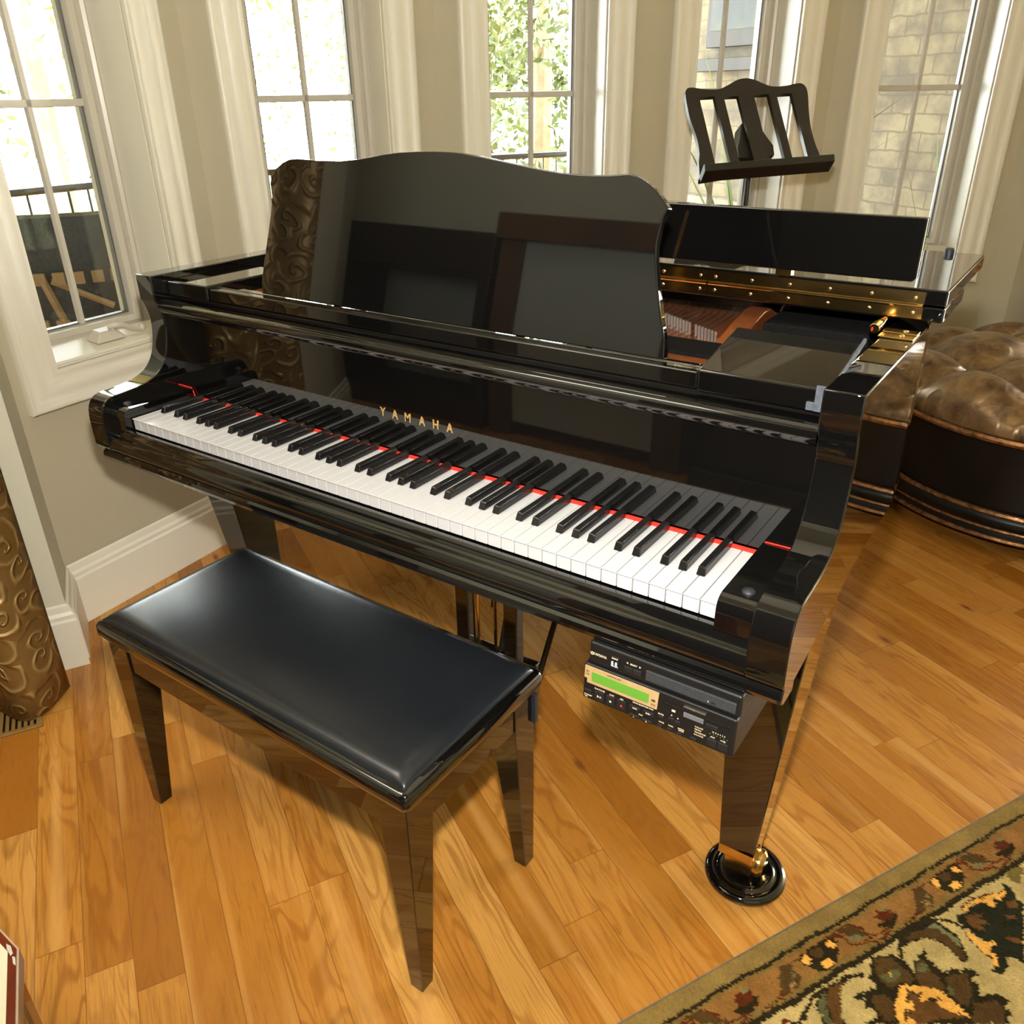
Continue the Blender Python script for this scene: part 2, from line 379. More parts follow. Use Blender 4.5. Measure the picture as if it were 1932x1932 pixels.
for i, ((w0, ang), nm) in enumerate(zip(win0, names)):
    T = frame(w0, ang); Ti = T.inverted()
    a = (Ti @ v2(corner[i])).x; b = (Ti @ v2(corner[i+1])).x
    x0, x1, z0, z1 = CW, WW-CW, WZ0+CW, WZ1-CW
    m = MB(); th = .17
    m.box(a, x0, 0, th, 0, H, T); m.box(x1, b, 0, th, 0, H, T); m.box(x0, x1, 0, th, 0, z0, T); m.box(x0, x1, 0, th, z1, H, T)
    m.obj('wall_' + nm, 'wall')['kind'] = 'structure'
    baseboard('baseboard_' + nm, corner[i], corner[i+1], 0, 0)
    # window: casing, jamb liner, sash, muntins, glass
    c0 = T @ Vector((WW/2, 0, 0))
    r = empty('window_%d' % (i+1), (c0.x, c0.y, WZ0)); r['kind'] = 'structure'
    prof = [(0, 0), (0, -.018), (.006, -.024), (.014, -.024), (.020, -.017), (.030, -.015), (.040, -.019), (.050, -.022), (.060, -.020), (.068, -.012), (.078, -.010), (.084, -.014), (CW, -.012), (CW, .003)]
    def rings(m, prof, xa, xb, za, zb):
        R = []
        for d, y in prof: R.append([m.bm.verts.new(T @ Vector(q)) for q in ((xa+d, y, za+d), (xb-d, y, za+d), (xb-d, y, zb-d), (xa+d, y, zb-d))])
        for A, B in zip(R, R[1:]):
            for k in range(4): m.face([A[k], A[(k+1) % 4], B[(k+1) % 4], B[k]])
        return R
    m = MB(); rings(m, prof, 0, WW, WZ0, WZ1); m.obj('casing', 'trim', r, smooth=True, ang=50)
    m = MB(); rings(m, [(0, .004), (0, DD), (.004, DD), (.004, .004), (0, .004)], x0, x1, z0, z1); m.obj('jamb', 'trim', r)
    g0, g1 = WW/2-GW, WW/2+GW; sw = g0-x0
    m = MB(); rings(m, [(.004, DD-.002), (.012, DD-.006), (.020, DD), (.022, DD+.012), (.034, DD+.006), (sw-.004, DD+.010), (sw, DG-.004), (sw, DG+.03), (.004, DG+.03)], x0, x1, z0, z1)
    m.obj('sash_frame', 'sash', r, smooth=True, ang=40)
    m = MB(); m.box(g0-.001, g1+.001, DG, DG+.005, z0+sw-.001, z1-sw+.001, T); m.obj('glass', 'glass', r)
    m = MB(); rings(m, [(-.002, DG-.006), (.004, DG-.006), (.004, DG+.008), (-.002, DG+.008), (-.002, DG-.006)], g0, g1, z0+sw, z1-sw); m.obj('glazing_spacer', 'spacer', r)
    m = MB(); mc = WW/2
    m.prism([(mc-.010, DG-.001), (mc-.006, DG-.012), (mc+.006, DG-.012), (mc+.010, DG-.001)], z0+sw, z1-sw, 'z', T)
    for zr in (1.297, 1.297+.52, 1.297+1.04):
        if zr < z1-sw-.05:
            m.hexa([(g0, DG-.001, zr-.010), (g1, DG-.001, zr-.010), (g1, DG, zr-.010), (g0, DG, zr-.010), (g0, DG-.012, zr+.0085), (g1, DG-.012, zr+.0085), (g1, DG, zr+.010), (g0, DG, zr+.010)], T)
            m.box(g0, g1, DG-.012, DG-.001, zr-.0085, zr+.0085, T)
    m.obj('muntin_bars', 'sash', r)
    # sloped stool inside the opening and crank
    m = MB(); m.prism([(.006, z0+.004), (DD-.02, z0+.004), (DD-.02, z0+.030), (.006, z0+.012)], x0+.004, x1-.004, 'x', T); m.obj('sill', 'trim', r, bevel=.002)
    k = Matrix(T)
    m = MB(); xc = WW/2+.005
    m.hexa([(xc-.055, .035, z0+.020), (xc+.040, .035, z0+.020), (xc+.040, .085, z0+.026), (xc-.055, .085, z0+.026), (xc-.035, .045, z0+.046), (xc+.015, .045, z0+.046), (xc+.015, .080, z0+.052), (xc-.035, .080, z0+.052)], T)
    ho = m.obj('crank_housing', 'sash', r, bevel=.004)
    m = MB(); m.tube([T @ Vector(p) for p in bz([(xc-.005, .052, z0+.055), (xc+.02, .035, z0+.058), (xc+.06, .032, z0+.040), (xc+.080, .034, z0+.034)], 5)], [.009]*6+[.007]*10, 8)
    m.sphere(T @ Vector((xc+.088, .034, z0+.036)), .011); ha = m.obj('crank_handle', 'sash', ho, smooth=True, ang=80)
# short returns at both ends of the bay and the room walls beyond
B0 = (-1.022, -.052)
def wallbox(name, p, q, mat='wall', th=.15, z0=0, z1=H):
    d = v2(q)-v2(p); T = frame(p, math.degrees(math.atan2(d.y, d.x)))
    MB().box(0, d.length, 0, th, z0, z1, T).obj(name, mat)['kind'] = 'structure'
def solid(name, pts, mat):
    MB().prism(pts, 0, H, 'z').obj(name, mat)['kind'] = 'structure'
C1 = (B0[0]+1.5*math.cos(dC), B0[1]+1.5*math.sin(dC))
solid('wall_return_left', [B0, (-1.2, .048), (-1.42, .11), (-1.35, -.10), (B0[0]-.14, B0[1]-.02)], 'wall2')
wallbox('wall_left', C1, (B0[0], B0[1]), 'wall2')
C2 = (C1[0]-3.6*math.cos(math.radians(-29)), C1[1]-3.6*math.sin(math.radians(-29)))
wallbox('wall_far_left', C2, C1, 'wall2')
baseboard('baseboard_return_left', B0, (-1.2, .05), 1, 0)
baseboard('baseboard_left', C1, B0, 0, -1)
solid('wall_return_right', [(.545, 3.006), (.64, 2.99), (.75, 3.10), (.62, 3.20)], 'wall')
E1 = (.64+4*math.cos(math.radians(61)), 2.99+4*math.sin(math.radians(61)))
wallbox('wall_right', (.64, 2.99), E1, 'wall')
baseboard('baseboard_right', (.64, 2.99), E1, 0, 0)
MB().box(4.3, 4.5, -4.4, 6.5, 0, H).obj('wall_far_right', 'wall2')['kind'] = 'structure'
MB().box(-6, 4.5, -2.0, -1.85, 0, H).obj('wall_back', 'wall2')['kind'] = 'structure'
MB().box(-6, -5.85, -1.85, 2.2, 0, H).obj('wall_side', 'wall2')['kind'] = 'structure'
# furniture added unseen behind the photographer to give the piano its reflections
YB = -1.85
sd_ = empty('reflection_side_cabinet', (-.65, YB+.2, 0), 'unseen brown framed cabinet with grey green door added for its reflection', 'cabinet')
m = MB(); m.box(-1.10, -.99, YB+.002, YB+.30, 0, 1.34); m.box(-.34, -.22, YB+.002, YB+.30, 0, 1.34); m.box(-1.12, -.20, YB+.002, YB+.32, 1.34, 1.44); m.obj('carcass', 'oakcasing', sd_, bevel=.004)
m = MB(); m.box(-.99, -.34, YB+.002, YB+.285, .06, 1.34); dp_ = m.obj('door', 'doorpanel', sd_, bevel=.002)
m = MB(); m.sphere(Vector((-.42, YB+.31, .8)), .018); m.tube([(-.42, YB+.283, .8), (-.42, YB+.31, .8)], .007); m.obj('knob', 'brass', dp_, smooth=True)
cb = empty('reflection_display_cabinet', (-1.65, YB+.2, 0), 'unseen low dark display cabinet with pale back panel added for its reflection', 'cabinet')
m = MB(); m.box(-2.16, -1.13, YB+.002, YB+.30, 1.19, 1.36); m.box(-2.16, -1.93, YB+.002, YB+.30, .08, 1.19); m.box(-1.19, -1.13, YB+.002, YB+.30, .08, 1.19); m.box(-2.16, -1.13, YB+.002, YB+.31, 0, .08); m.obj('carcass', 'cabinet', cb, bevel=.006)
m = MB(); m.box(-1.93, -1.19, YB+.003, YB+.02, .08, 1.19); m.obj('back_panel', 'doorpanel', cb)
for zz in (.5,): MB().box(-1.925, -1.195, YB+.025, YB+.26, zz, zz+.03).obj('shelf', 'cabinet', cb)
ar = empty('armoire', (.6, -1.7, 0), 'unseen large dark armoire added beside the brown framed cabinet for its dark reflection', 'armoire')  # put in to darken the reflection at the fallboard's right end
m = MB(); m.box(-.12, 1.35, YB+.002, -1.50, .08, 2.15); m.box(-.15, 1.38, YB+.002, -1.47, 2.15, 2.22); m.box(-.15, 1.38, YB+.002, -1.47, 0, .08); m.obj('carcass', 'cabinet', ar, bevel=.006)
for xa in (-.10, .63):
    m = MB(); m.box(xa, xa+.70, -1.499, -1.48, .12, 2.11); m.box(xa+.1, xa+.60, -1.48, -1.47, .3, 1.95); d_ = m.obj('door', 'cabinet', ar, bevel=.004)
    MB().sphere(Vector((xa+(.65 if xa < 0 else .05), -1.46, 1.1)), .018).obj('knob', 'brass', d_, smooth=True)

# ================================================================ OUTDOORS
MB().box(-5.2, 3.4, .3, 7.5, -.3, -.14).obj('patio_ground', 'patio')
tag(bpy.data.objects['patio_ground'], kind='structure')
MB().box(-30, 20, 3, 34, -1.7, -1.5).obj('lawn_ground', 'lawn'); tag(bpy.data.objects['lawn_ground'], kind='structure')
# brick wing of the house seen through the two right windows
ba = math.radians(151); b0 = Vector((1.15, 3.35, 0)); bL = 4.1
me = bpy.data.meshes.new('brick_wing'); T = Matrix.Translation(b0) @ Matrix.Rotation(ba, 4, 'Z')
m = MB(); m.box(0, bL, -.3, 0, -.14, 3.0, T)
o = m.obj('brick_house_wing', 'brick', None)
uvl = o.data.uv_layers.new(name='UVMap')
for l in o.data.loops:
    p = T.inverted() @ o.data.vertices[l.vertex_index].co; uvl.data[l.index].uv = (p.x + p.y, p.z)
tag(o, 'whitewashed brick house wing outside the right hand windows', 'brick wall')
m = MB(); m.hexa([T @ Vector(p) for p in ((.0, -.3, 3.0), (bL, -.3, 3.0), (bL, .7, 2.86), (.5, .5, 2.86), (.0, -.3, 3.1), (bL, -.3, 3.1), (bL, .7, 2.96), (.5, .5, 2.96))])
tag(m.obj('sky_block_roof', 'stone_w'), 'pale unseen roof added to shade the brick house wing outside', 'roof')  # roof added out of view to keep sky light off the brick
def onwing(s, y, z): return T @ Vector((s, y, z))
tv = empty('outdoor_screen', onwing(2.55, .08, 1.82), 'framed screen with painted greenish reflections hanging on the outdoor brick wall', 'screen')
m = MB(); m.box(2.15, 2.95, .005, .06, 1.53, 2.08, T); m.obj('screen_frame', 'tvframe', tv, bevel=.004)
m = MB(); m.box(2.19, 2.91, .06, .064, 1.62, 2.04, T); m.obj('screen_reflection', 'screen', tv)
m = MB(); m.box(2.05, 3.05, .02, .12, 1.40, 1.47, T); tag(m.obj('mantel_shelf', 'tvframe', None, bevel=.004), 'brown wooden mantel shelf on the brick wall under the outdoor screen', 'shelf')
m = MB(); m.box(2.2, 3.6, .02, .5, -.14, .55, T); m.box(2.15, 3.65, .01, .55, .55, .66, T); tag(m.obj('stone_hearth', 'stone_w', None, bevel=.01), 'white limestone hearth against the outdoor brick wall', 'hearth')
of = empty('outdoor_ottoman', onwing(2.5, 1.0, -.14), 'low grey outdoor stool in front of the white hearth', 'stool')
m = MB(); m.box(2.25, 2.85, .75, 1.25, .12, .44, T); m.obj('cushion', 'greycush', of, bevel=.03)
for sx in (2.3, 2.8):
    for sy in (.8, 1.2): MB().box(sx-.02, sx+.02, sy-.02, sy+.02, -.14, .12, T).obj('leg', 'iron', of)
def potted(name, base, n, h, label, lean=.5, seed=1, z0=-.14):
    rnd = random.Random(seed); r = empty(name, (base[0], base[1], z0), label, 'plant')
    MB().lathe([(0, z0), (.10, z0), (.14, z0+.24), (.15, z0+.26), (.13, z0+.26), (.12, z0+.22), (0, z0+.22)], base, 24).obj('pot', 'terracotta', r, smooth=True)
    for k in range(n):
        a = rnd.random()*2*PI; L = h*(.7+.4*rnd.random()); ln = lean*(.4+.8*rnd.random()); m = MB(); pts = []
        for j in range(9):
            s_ = j/8; q = Vector((base[0]+math.cos(a)*(ln*s_**1.6)*L, base[1]+math.sin(a)*(ln*s_**1.6)*L, z0+.22+L*(s_-.35*ln*s_**3)))
            wd = .016*math.sin(PI*min(.98, s_*.9+.08)); sd = Vector((-math.sin(a), math.cos(a), 0))*wd
            pts.append((m.bm.verts.new(q-sd), m.bm.verts.new(q+Vector((0, 0, -.3*wd))), m.bm.verts.new(q+sd)))
        for A, B in zip(pts, pts[1:]): m.face([A[0], A[1], B[1], B[0]]); m.face([A[1], A[2], B[2], B[1]])
        m.obj('blade', 'blade', r, smooth=True)
potted('potted_grass', (.30, 3.44), 9, 1.15, 'potted spiky green grass plant outside the rightmost window', .26, 3)
potted('potted_palm', (-.62, 3.45), 10, 1.45, 'potted arching green palm outside behind the music stand', .45, 5)
# deck railing
rail = empty('deck_railing', (-4, 1, -.14), 'black iron deck railing running around the patio outside', 'railing')
path = [(-4.0, -1.2), (-4.0, 2.2), (-3.3, 4.4), (-2.75, 5.45), (-2.2, 6.9)]
MB().tube([(x, y, .86) for x, y in path], .022, 6).obj('top_rail', 'iron', rail)
MB().tube([(x, y, -.04) for x, y in path], .015, 6).obj('bottom_rail', 'iron', rail)
k = 0
for (xa, ya), (xb, yb) in zip(path, path[1:]):
    L = math.hypot(xb-xa, yb-ya); n = int(L/.115)
    for j in range(n):
        s_ = j/n; x, y = xa+(xb-xa)*s_, ya+(yb-ya)*s_; th = .02 if j == 0 else .007
        MB().tube([(x, y, -.14 if j == 0 else -.04), (x, y, .86)], th, 5).obj('post' if j == 0 else 'baluster', 'iron', rail)
# patio chairs: dark wicker barrel chair with a tan slatted back
def patio_chair(loc, rz, label):
    T = Matrix.Translation((*loc, -.14)) @ Matrix.Rotation(rz, 4, 'Z'); r = empty('patio_chair', (*loc, -.14), label, 'chair', 'dark wicker patio chairs')
    def P(a, rad, z): return T @ Vector((rad*math.sin(a), -rad*math.cos(a), z))
    m = MB(); n = 28; R = []
    for j in range(n+1):
        a = math.radians(-98 + 196*j/n); top = 1.10 - .20*abs(j/n*2-1)**5; bot = .36
        R.append([m.bm.verts.new(P(a, rad, z)) for rad, z in ((.36, bot), (.40, .62), (.44, .80), (.455, top), (.435, top+.01), (.42, .80), (.37, .60), (.335, bot))])
    for A, B in zip(R, R[1:]):
        for k in range(8): m.face([A[k], A[(k+1) % 8], B[(k+1) % 8], B[k]])
    m.face(R[0]); m.face(R[-1][::-1]); m.obj('backrest', 'wicker', r, smooth=True, ang=60)
    m = MB(); m.lathe([(0, .34), (.34, .34), (.36, .37), (.35, .41), (0, .42)], (0, 0), 32, T); m.obj('seat', 'wicker', r, smooth=True)
    m = MB(); m.lathe([(0, .42), (.30, .42), (.32, .46), (.29, .50), (0, .51)], (0, 0), 32, T); m.obj('seat_cushion', 'bluepillow', r, smooth=True)
    for j in range(24):      # tan slats showing on the outside of the back
        a = math.radians(-86 + 7.5*j); m = MB()
        m.hexa([P(a-.04, .44, .885), P(a+.04, .44, .885), P(a+.04, .459, .885), P(a-.04, .459, .885), P(a-.04, .445, .925), P(a+.04, .445, .925), P(a+.04, .464, .925), P(a-.04, .464, .925)]); m.obj('back_slat', 'slat', r)
    for j in range(20):
        a = math.radians(-86 + 9*j); m = MB()
        m.hexa([P(a-.05, .41, .69), P(a+.05, .41, .69), P(a+.05, .434, .69), P(a-.05, .434, .69), P(a-.05, .43, .765), P(a+.05, .43, .765), P(a+.05, .450, .765), P(a-.05, .450, .765)]); m.obj('base_slat', 'slat', r)
    for a in (-60, -12, 36, 72):
        a0 = math.radians(a); m = MB(); m.tube([P(a0, .43, .70), P(a0-.10, .452, .90)], .014, 6); m.obj('brace', 'slat', r)
        m = MB(); m.tube([P(a0+.35, .445, .80), P(a0-.04, .452, .90)], .012, 6); m.obj('brace', 'slat', r)
    for a in (-130, -50, 50, 130): m = MB(); m.tube([P(math.radians(a), .31, 0), P(math.radians(a), .30, .35)], .02, 8); m.obj('leg', 'wicker', r)
patio_chair((-2.32, .92), math.radians(61), 'dark wicker barrel patio chair with tan slats outside the leftmost window')
patio_chair((-2.6, 2.75), math.radians(44), 'dark wicker patio chair outside the second window from the left')
# trees beyond the railing
def tree(loc, h, rad, n, seed, label):
    rnd = random.Random(seed); r = empty('garden_tree', (loc[0], loc[1], -1.5), label, 'tree', 'trees in the garden')
    m = MB(); m.tube([(loc[0], loc[1], -1.5), (loc[0]+.1, loc[1], h*.5), (loc[0], loc[1]+.1, h*.9)], [.16, .11, .03], 8); m.obj('trunk', 'bark', r)
    me = bpy.data.meshes.new('foliage'); vs = []; fs = []
    cl = [(rnd.gauss(0, .45), rnd.gauss(0, .45), rnd.uniform(-.9, .9), rnd.uniform(.18, .42)) for _ in range(26)]
    for k in range(n):
        cx, cy_, cz, cr = cl[rnd.randrange(len(cl))]
        d = Vector((rnd.gauss(0, 1), rnd.gauss(0, 1), rnd.gauss(0, 1))).normalized()*cr*rnd.random()**.4
        c = Vector((loc[0]+(cx+d.x)*rad, loc[1]+(cy_+d.y)*rad, .2+h*.5+(cz+d.z)*h*.55))
        a = Vector((rnd.gauss(0, 1), rnd.gauss(0, 1), rnd.gauss(0, 1))).normalized(); b = a.cross(Vector((rnd.gauss(0, 1), rnd.gauss(0, 1), rnd.gauss(0, 1)))).normalized()
        s_ = .036*(.6+.7*rnd.random()); i0 = len(vs); vs += [c-a*s_*1.6, c+b*s_*.7, c+a*s_*1.6, c-b*s_*.7]; fs.append((i0, i0+1, i0+2, i0+3))
    me.from_pydata(vs, [], fs); me.materials.append(MT['leaf']); o = bpy.data.objects.new('foliage', me); col.objects.link(o); child(o, r)
tree((-7.4, 3.6), 3.2, 1.7, 1300, 1, 'leafy tree beyond the railing seen through the leftmost window')
tree((-8.8, 8.4), 3.4, 1.6, 1200, 2, 'sparse leafy tree seen through the second window from the left')
tree((-4.6, 7.6), 2.9, 1.9, 7000, 4, 'dense yellow green tree seen through the middle window')

RUG=[
('B','leafd',[(281,50),(301,54),(318,53),(319,56),(305,57),(296,61),(296,70),(298,80),(281,95),(274,91),(270,86),(267,91),(254,90),(245,87),(256,79),(267,64)]),
('B','tan',[(274,78),(283,81),(286,88),(270,86)]),
('B','green',[(293,65),(295,70),(291,79),(287,74)]),
('B','red',[(267,91),(254,93),(239,94),(225,94),(204,96),(202,94),(225,91),(240,90),(245,87)]),
('B','dark',[(328,50),(337,54),(343,49),(355,50),(373,49),(383,47),(398,51),(395,66),(386,78),(372,87),(365,91),(345,93),(333,87),(327,78),(324,72),(318,66),(319,56)]),
('B','leafd',[(342,54),(362,54),(368,61),(357,71),(343,66)]),
('B','orange',[(323,55),(336,55),(337,61),(329,71),(323,69),(321,61)]),
('B','orange',[(378,53),(391,55),(391,68),(383,68),(377,63)]),
('B','orange',[(344,77),(364,76),(367,88),(346,89)]),
('B','red',[(396,50),(414,51),(440,46),(443,49),(459,66),(456,69),(440,56),(421,56),(402,53)]),
('B','red',[(490,59),(500,59),(502,53),(510,52),(513,57),(528,59),(525,65),(533,71),(518,78),(504,81),(497,70)]),
('B','dark',[(484,71),(498,73),(516,75),(529,69),(531,74),(523,82),(508,87),(497,87),(486,79),(480,76)]),
('B','green',[(516,51),(526,52),(525,58),(514,57)]),
('B','red',[(437,88),(455,89),(463,96),(481,90),(499,89),(499,93),(476,97),(460,100),(448,92)]),
('B','leafd',[(725,45),(742,44),(760,50),(768,66),(786,84),(770,79),(752,71),(741,64),(735,53)]),
('B','green',[(739,64),(757,71),(766,80),(749,77),(738,73)]),
('B','red',[(707,50),(728,45),(730,48),(714,52),(735,57),(732,74),(753,86),(767,81),(787,83),(820,84),(819,88),(783,87),(765,84),(751,89),(729,77),(730,61),(713,54)]),
('F','dark',[(498,104),(535,106),(571,104),(583,110),(596,117),(608,131),(612,148),(605,149),(603,135),(592,121),(581,115),(583,125),(587,141),(587,155),(577,171),(569,184),(559,190),(552,186),(552,171),(553,154),(547,139),(533,128),(508,122),(488,123),(471,136),(464,132),(485,114)]),
('F','leafd',[(505,111),(532,112),(555,117),(570,128),(574,145),(573,158),(568,176),(561,187),(554,186),(553,170),(554,153),(549,138),(534,127),(507,119)]),
('F','green',[(555,114),(572,115),(579,126),(577,136),(581,145),(584,157),(574,169),(571,159),(572,142),(567,127)]),
('F','dark',[(427,110),(443,113),(449,119),(462,122),(463,133),(471,138),(468,154),(467,162),(484,146),(489,150),(500,143),(516,141),(515,147),(505,154),(511,164),(505,169),(511,177),(506,182),(517,187),(524,186),(532,187),(534,196),(548,195),(558,205),(555,215),(544,211),(536,214),(541,225),(525,237),(531,241),(551,246),(558,254),(560,267),(546,266),(543,273),(544,281),(531,279),(525,289),(329,184),(355,185),(360,177),(357,168),(346,168),(370,147),(378,149),(383,145),(392,154),(395,142),(394,132),(392,128),(402,133),(413,118),(420,117)]),
('F','leafd',[(429,113),(458,125),(455,139),(461,157),(455,171),(446,173),(432,162),(412,164),(406,148),(411,131)]),
('F','leafg',[(417,139),(433,142),(453,144),(445,154),(430,157),(416,156),(412,145)]),
('F','leafd',[(479,152),(500,150),(496,161),(494,176),(495,186),(488,201),(478,208),(467,193),(455,178),(469,163)]),
('F','leafg',[(479,155),(494,156),(497,166),(481,169),(473,163)]),
('F','leafd',[(508,190),(529,198),(545,203),(531,212),(526,222),(512,233),(491,240),(485,224),(490,205)]),
('F','leafg',[(492,204),(499,210),(488,220),(485,212)]),
('F','leafd',[(505,241),(522,247),(542,255),(540,269),(518,285),(473,261)]),
('F','leafd',[(375,156),(393,163),(398,178),(382,193),(374,204),(360,196),(362,180),(364,169)]),
('F','orange',[(433,138),(432,148),(428,149),(428,144)]),
('F','orange',[(430,167),(451,178),(463,188),(478,202),(481,218),(481,236),(481,252),(468,239),(458,227),(454,215),(458,210),(465,215),(468,212),(449,201),(445,203),(438,202),(437,192),(452,190),(441,189),(437,180),(434,174),(422,184),(409,190),(423,191),(421,199),(412,202),(402,199),(393,202),(389,210),(395,208),(403,213),(398,221),(377,210),(382,198),(395,184),(409,178)]),
('F','brown',[(431,177),(439,191),(451,191),(436,193),(438,204),(447,204),(458,210),(454,215),(457,227),(467,240),(477,250),(459,243),(429,230),(407,226),(398,221),(402,213),(395,208),(389,209),(395,202),(411,203),(421,199),(423,191),(413,190),(424,184)]),
('F','darkg',[(622,124),(643,128),(654,123),(675,124),(688,133),(689,145),(701,140),(704,132),(718,140),(739,136),(749,121),(756,131),(751,144),(742,153),(747,163),(640,235),(635,225),(626,215),(610,227),(587,232),(579,218),(590,218),(603,215),(612,203),(611,193),(626,190),(620,182),(615,170),(615,153),(612,144),(611,132)]),
('F','brown',[(632,131),(650,137),(661,145),(649,146),(658,163),(640,155),(636,168),(624,154),(625,140)]),
('F','brown',[(695,163),(710,171),(704,177),(691,172)]),
('F','brown',[(722,148),(738,152),(733,163),(717,162),(714,156)]),
('F','brown',[(658,188),(672,201),(675,211),(671,214),(659,203),(653,192)]),
('F','orange',[(634,120),(645,127),(653,122),(675,124),(688,133),(691,146),(703,139),(704,130),(716,139),(738,137),(740,132),(717,126),(691,122),(671,117),(651,119)]),
('F','red',[(637,117),(650,116),(675,114),(690,119),(701,118),(717,126),(731,129),(743,129),(743,132),(727,131),(709,125),(690,123),(674,116),(651,119),(638,122)]),
('F','orange',[(611,153),(612,163),(615,179),(634,189),(629,192),(616,190),(610,194),(612,204),(602,216),(590,219),(596,211),(603,202),(599,189),(602,175),(602,161)]),
('F','red',[(609,151),(602,160),(599,174),(599,188),(603,203),(593,213),(590,219),(588,217),(599,204),(597,188),(597,171),(600,157)]),
('F','olive',[(785,106),(811,110),(818,116),(803,126),(796,122),(788,132),(778,135),(770,124),(773,114)]),
('F','dark',[(290,110),(304,110),(316,110),(338,113),(362,111),(378,116),(394,123),(388,129),(373,121),(361,121),(347,122),(339,126),(328,137),(307,156),(304,171),(270,153),(281,142),(280,132),(290,122),(298,119),(289,117),(272,125),(251,136),(243,132),(259,124),(279,117)]),
('F','brown',[(321,116),(339,115),(351,119),(340,126),(323,140),(307,156),(300,169),(285,161),(299,140),(304,130)]),
('F','leafg',[(296,121),(317,116),(303,129),(295,140),(288,152),(291,164),(278,157),(281,138),(287,126)]),
('F','darkg',[(347,145),(364,143),(370,145),(356,158),(350,151)]),
('F','red',[(212,121),(224,119),(231,122),(231,127),(220,126)]),
('F','dark',[(230,127),(241,131),(244,139),(227,130)]),
]

# ================================================================ GRAND PIANO
pn = empty('grand_piano', (0, .6, 0), 'glossy black grand piano with raised music desk and open keyboard', 'piano')
XA = .7152
# side panels with the swept arm
arm = [(.135,.985)] + [(p.x, p.y) for p in bz([(.135,.936,0),(.143,.915,0),(.147,.88,0),(.136,.828,0),(.112,.795,0),(.075,.779,0),(.03,.774,0),(-.006,.771,0),(-.024,.758,0),(-.031,.735,0),(-.032,.70,0),(-.031,.672,0),(-.024,.661,0)], 5)]
arm = [(.135,.985),(.135,.936)] + arm[2:]
low = [(.0,.650),(.05,.655),(.107,.664),(.196,.680),(.28,.692),(.36,.694)]
tailR = [(XA,.50),(.704,.60),(.670,.70),(.610,.80),(.52,.90),(.42,1.0),(.33,1.10),(.24,1.21),(.14,1.32),(.01,1.42),(-.12,1.48),(-.26,1.50),(-.42,1.475),(-.57,1.41),(-.67,1.30),(-XA,1.17)]
for s in (1, -1):
    yb = .50 if s > 0 else 1.17
    m = MB(); m.prism(arm + low + [(yb,.694),(yb,.985)], s*.666, s*XA, 'x'); m.obj('side_arm', 'lacquer', pn, bevel=.002, seg=2, harden=False)
c = bz([(x, y, 0) for x, y in tailR], 5); m = MB(); rings = []
for i, p in enumerate(c):
    a = c[max(0, i-1)]; b = c[min(len(c)-1, i+1)]; d = (b-a).normalized(); nn = Vector((-d.y, d.x, 0))
    rings.append([m.bm.verts.new(p+nn*t_+Vector((0,0,z))) for t_, z in ((0,.694),(0,.985),(.049,.985),(.049,.694))])
for A, B in zip(rings, rings[1:]):
    for k in range(4): m.face([A[k], A[(k+1)%4], B[(k+1)%4], B[k]])
m.face(rings[0]); m.face(rings[-1][::-1]); m.obj('rim', 'lacquer', pn, smooth=True)
# bottom board / soundboard level and braces
pl = [(-.66,.3),(.66,.3),(.66,.50)]+[(p.x*.92, .3+(p.y-.3)*.96) for p in c[1:]]+[(-.66,1.17)]
MB().prism(pl, .715, .735, 'z').obj('soundboard', 'oakcasing', pn)
m = MB(); m.box(-.66,.54,.75,.80,.68,.715); m.prism([(-.1,.82),(-.02,.82),(-.3,1.42),(-.36,1.4)], .68, .715, 'z'); m.obj('brace', 'lacquer_soft', pn)
# keybed and lower front rail
m = MB(); m.prism([(-.010,.660),(-.021,.6595),(-.026,.654),(-.0275,.647),(-.024,.639),(-.016,.6345),(.02,.634),(.02,.660)], -.705, .7145, 'x'); m.obj('keybed_rail', 'lacquer', pn, bevel=.002)
MB().box(-.655, .655, .022, .40, .634, .660).obj('keybed', 'lacquer_soft', pn)
m = MB(); m.prism([(.018,.700),(-.003,.711),(-.010,.7105),(-.013,.706),(-.015,.702)] + [(p.x,p.y) for p in bz([(-.017,.698,0),(-.025,.690,0),(-.029,.679,0),(-.028,.668,0),(-.022,.6605,0)],4)] + [(.018,.6605)], -.6655, .6655, 'x')
m.obj('key_slip', 'lacquer', pn, smooth=True, ang=50)
# cheek blocks
for s in (-1, 1):
    x0, x1 = sorted((s*.6165, s*.6655))
    m = MB(); m.prism([(.150,.662),(.150,.755),(.004,.755)]+[(p.x,p.y) for p in bz([(-.003,.7535,0),(-.010,.748,0),(-.0135,.738,0),(-.014,.72,0),(-.014,.708,0)],4)]+[(-.006,.700),(.0,.700),(.0,.662)], x0, x1, 'x')
    cbk = m.obj('cheek_block', 'lacquer', pn, smooth=True, ang=50)
    m = MB(); m.lathe([(.0085,.7545),(.0085,.7575),(.007,.7595),(.003,.761),(0,.7615)], (s*.645,.016), 20); m.obj('cap_screw', 'rubber', cbk, smooth=True)
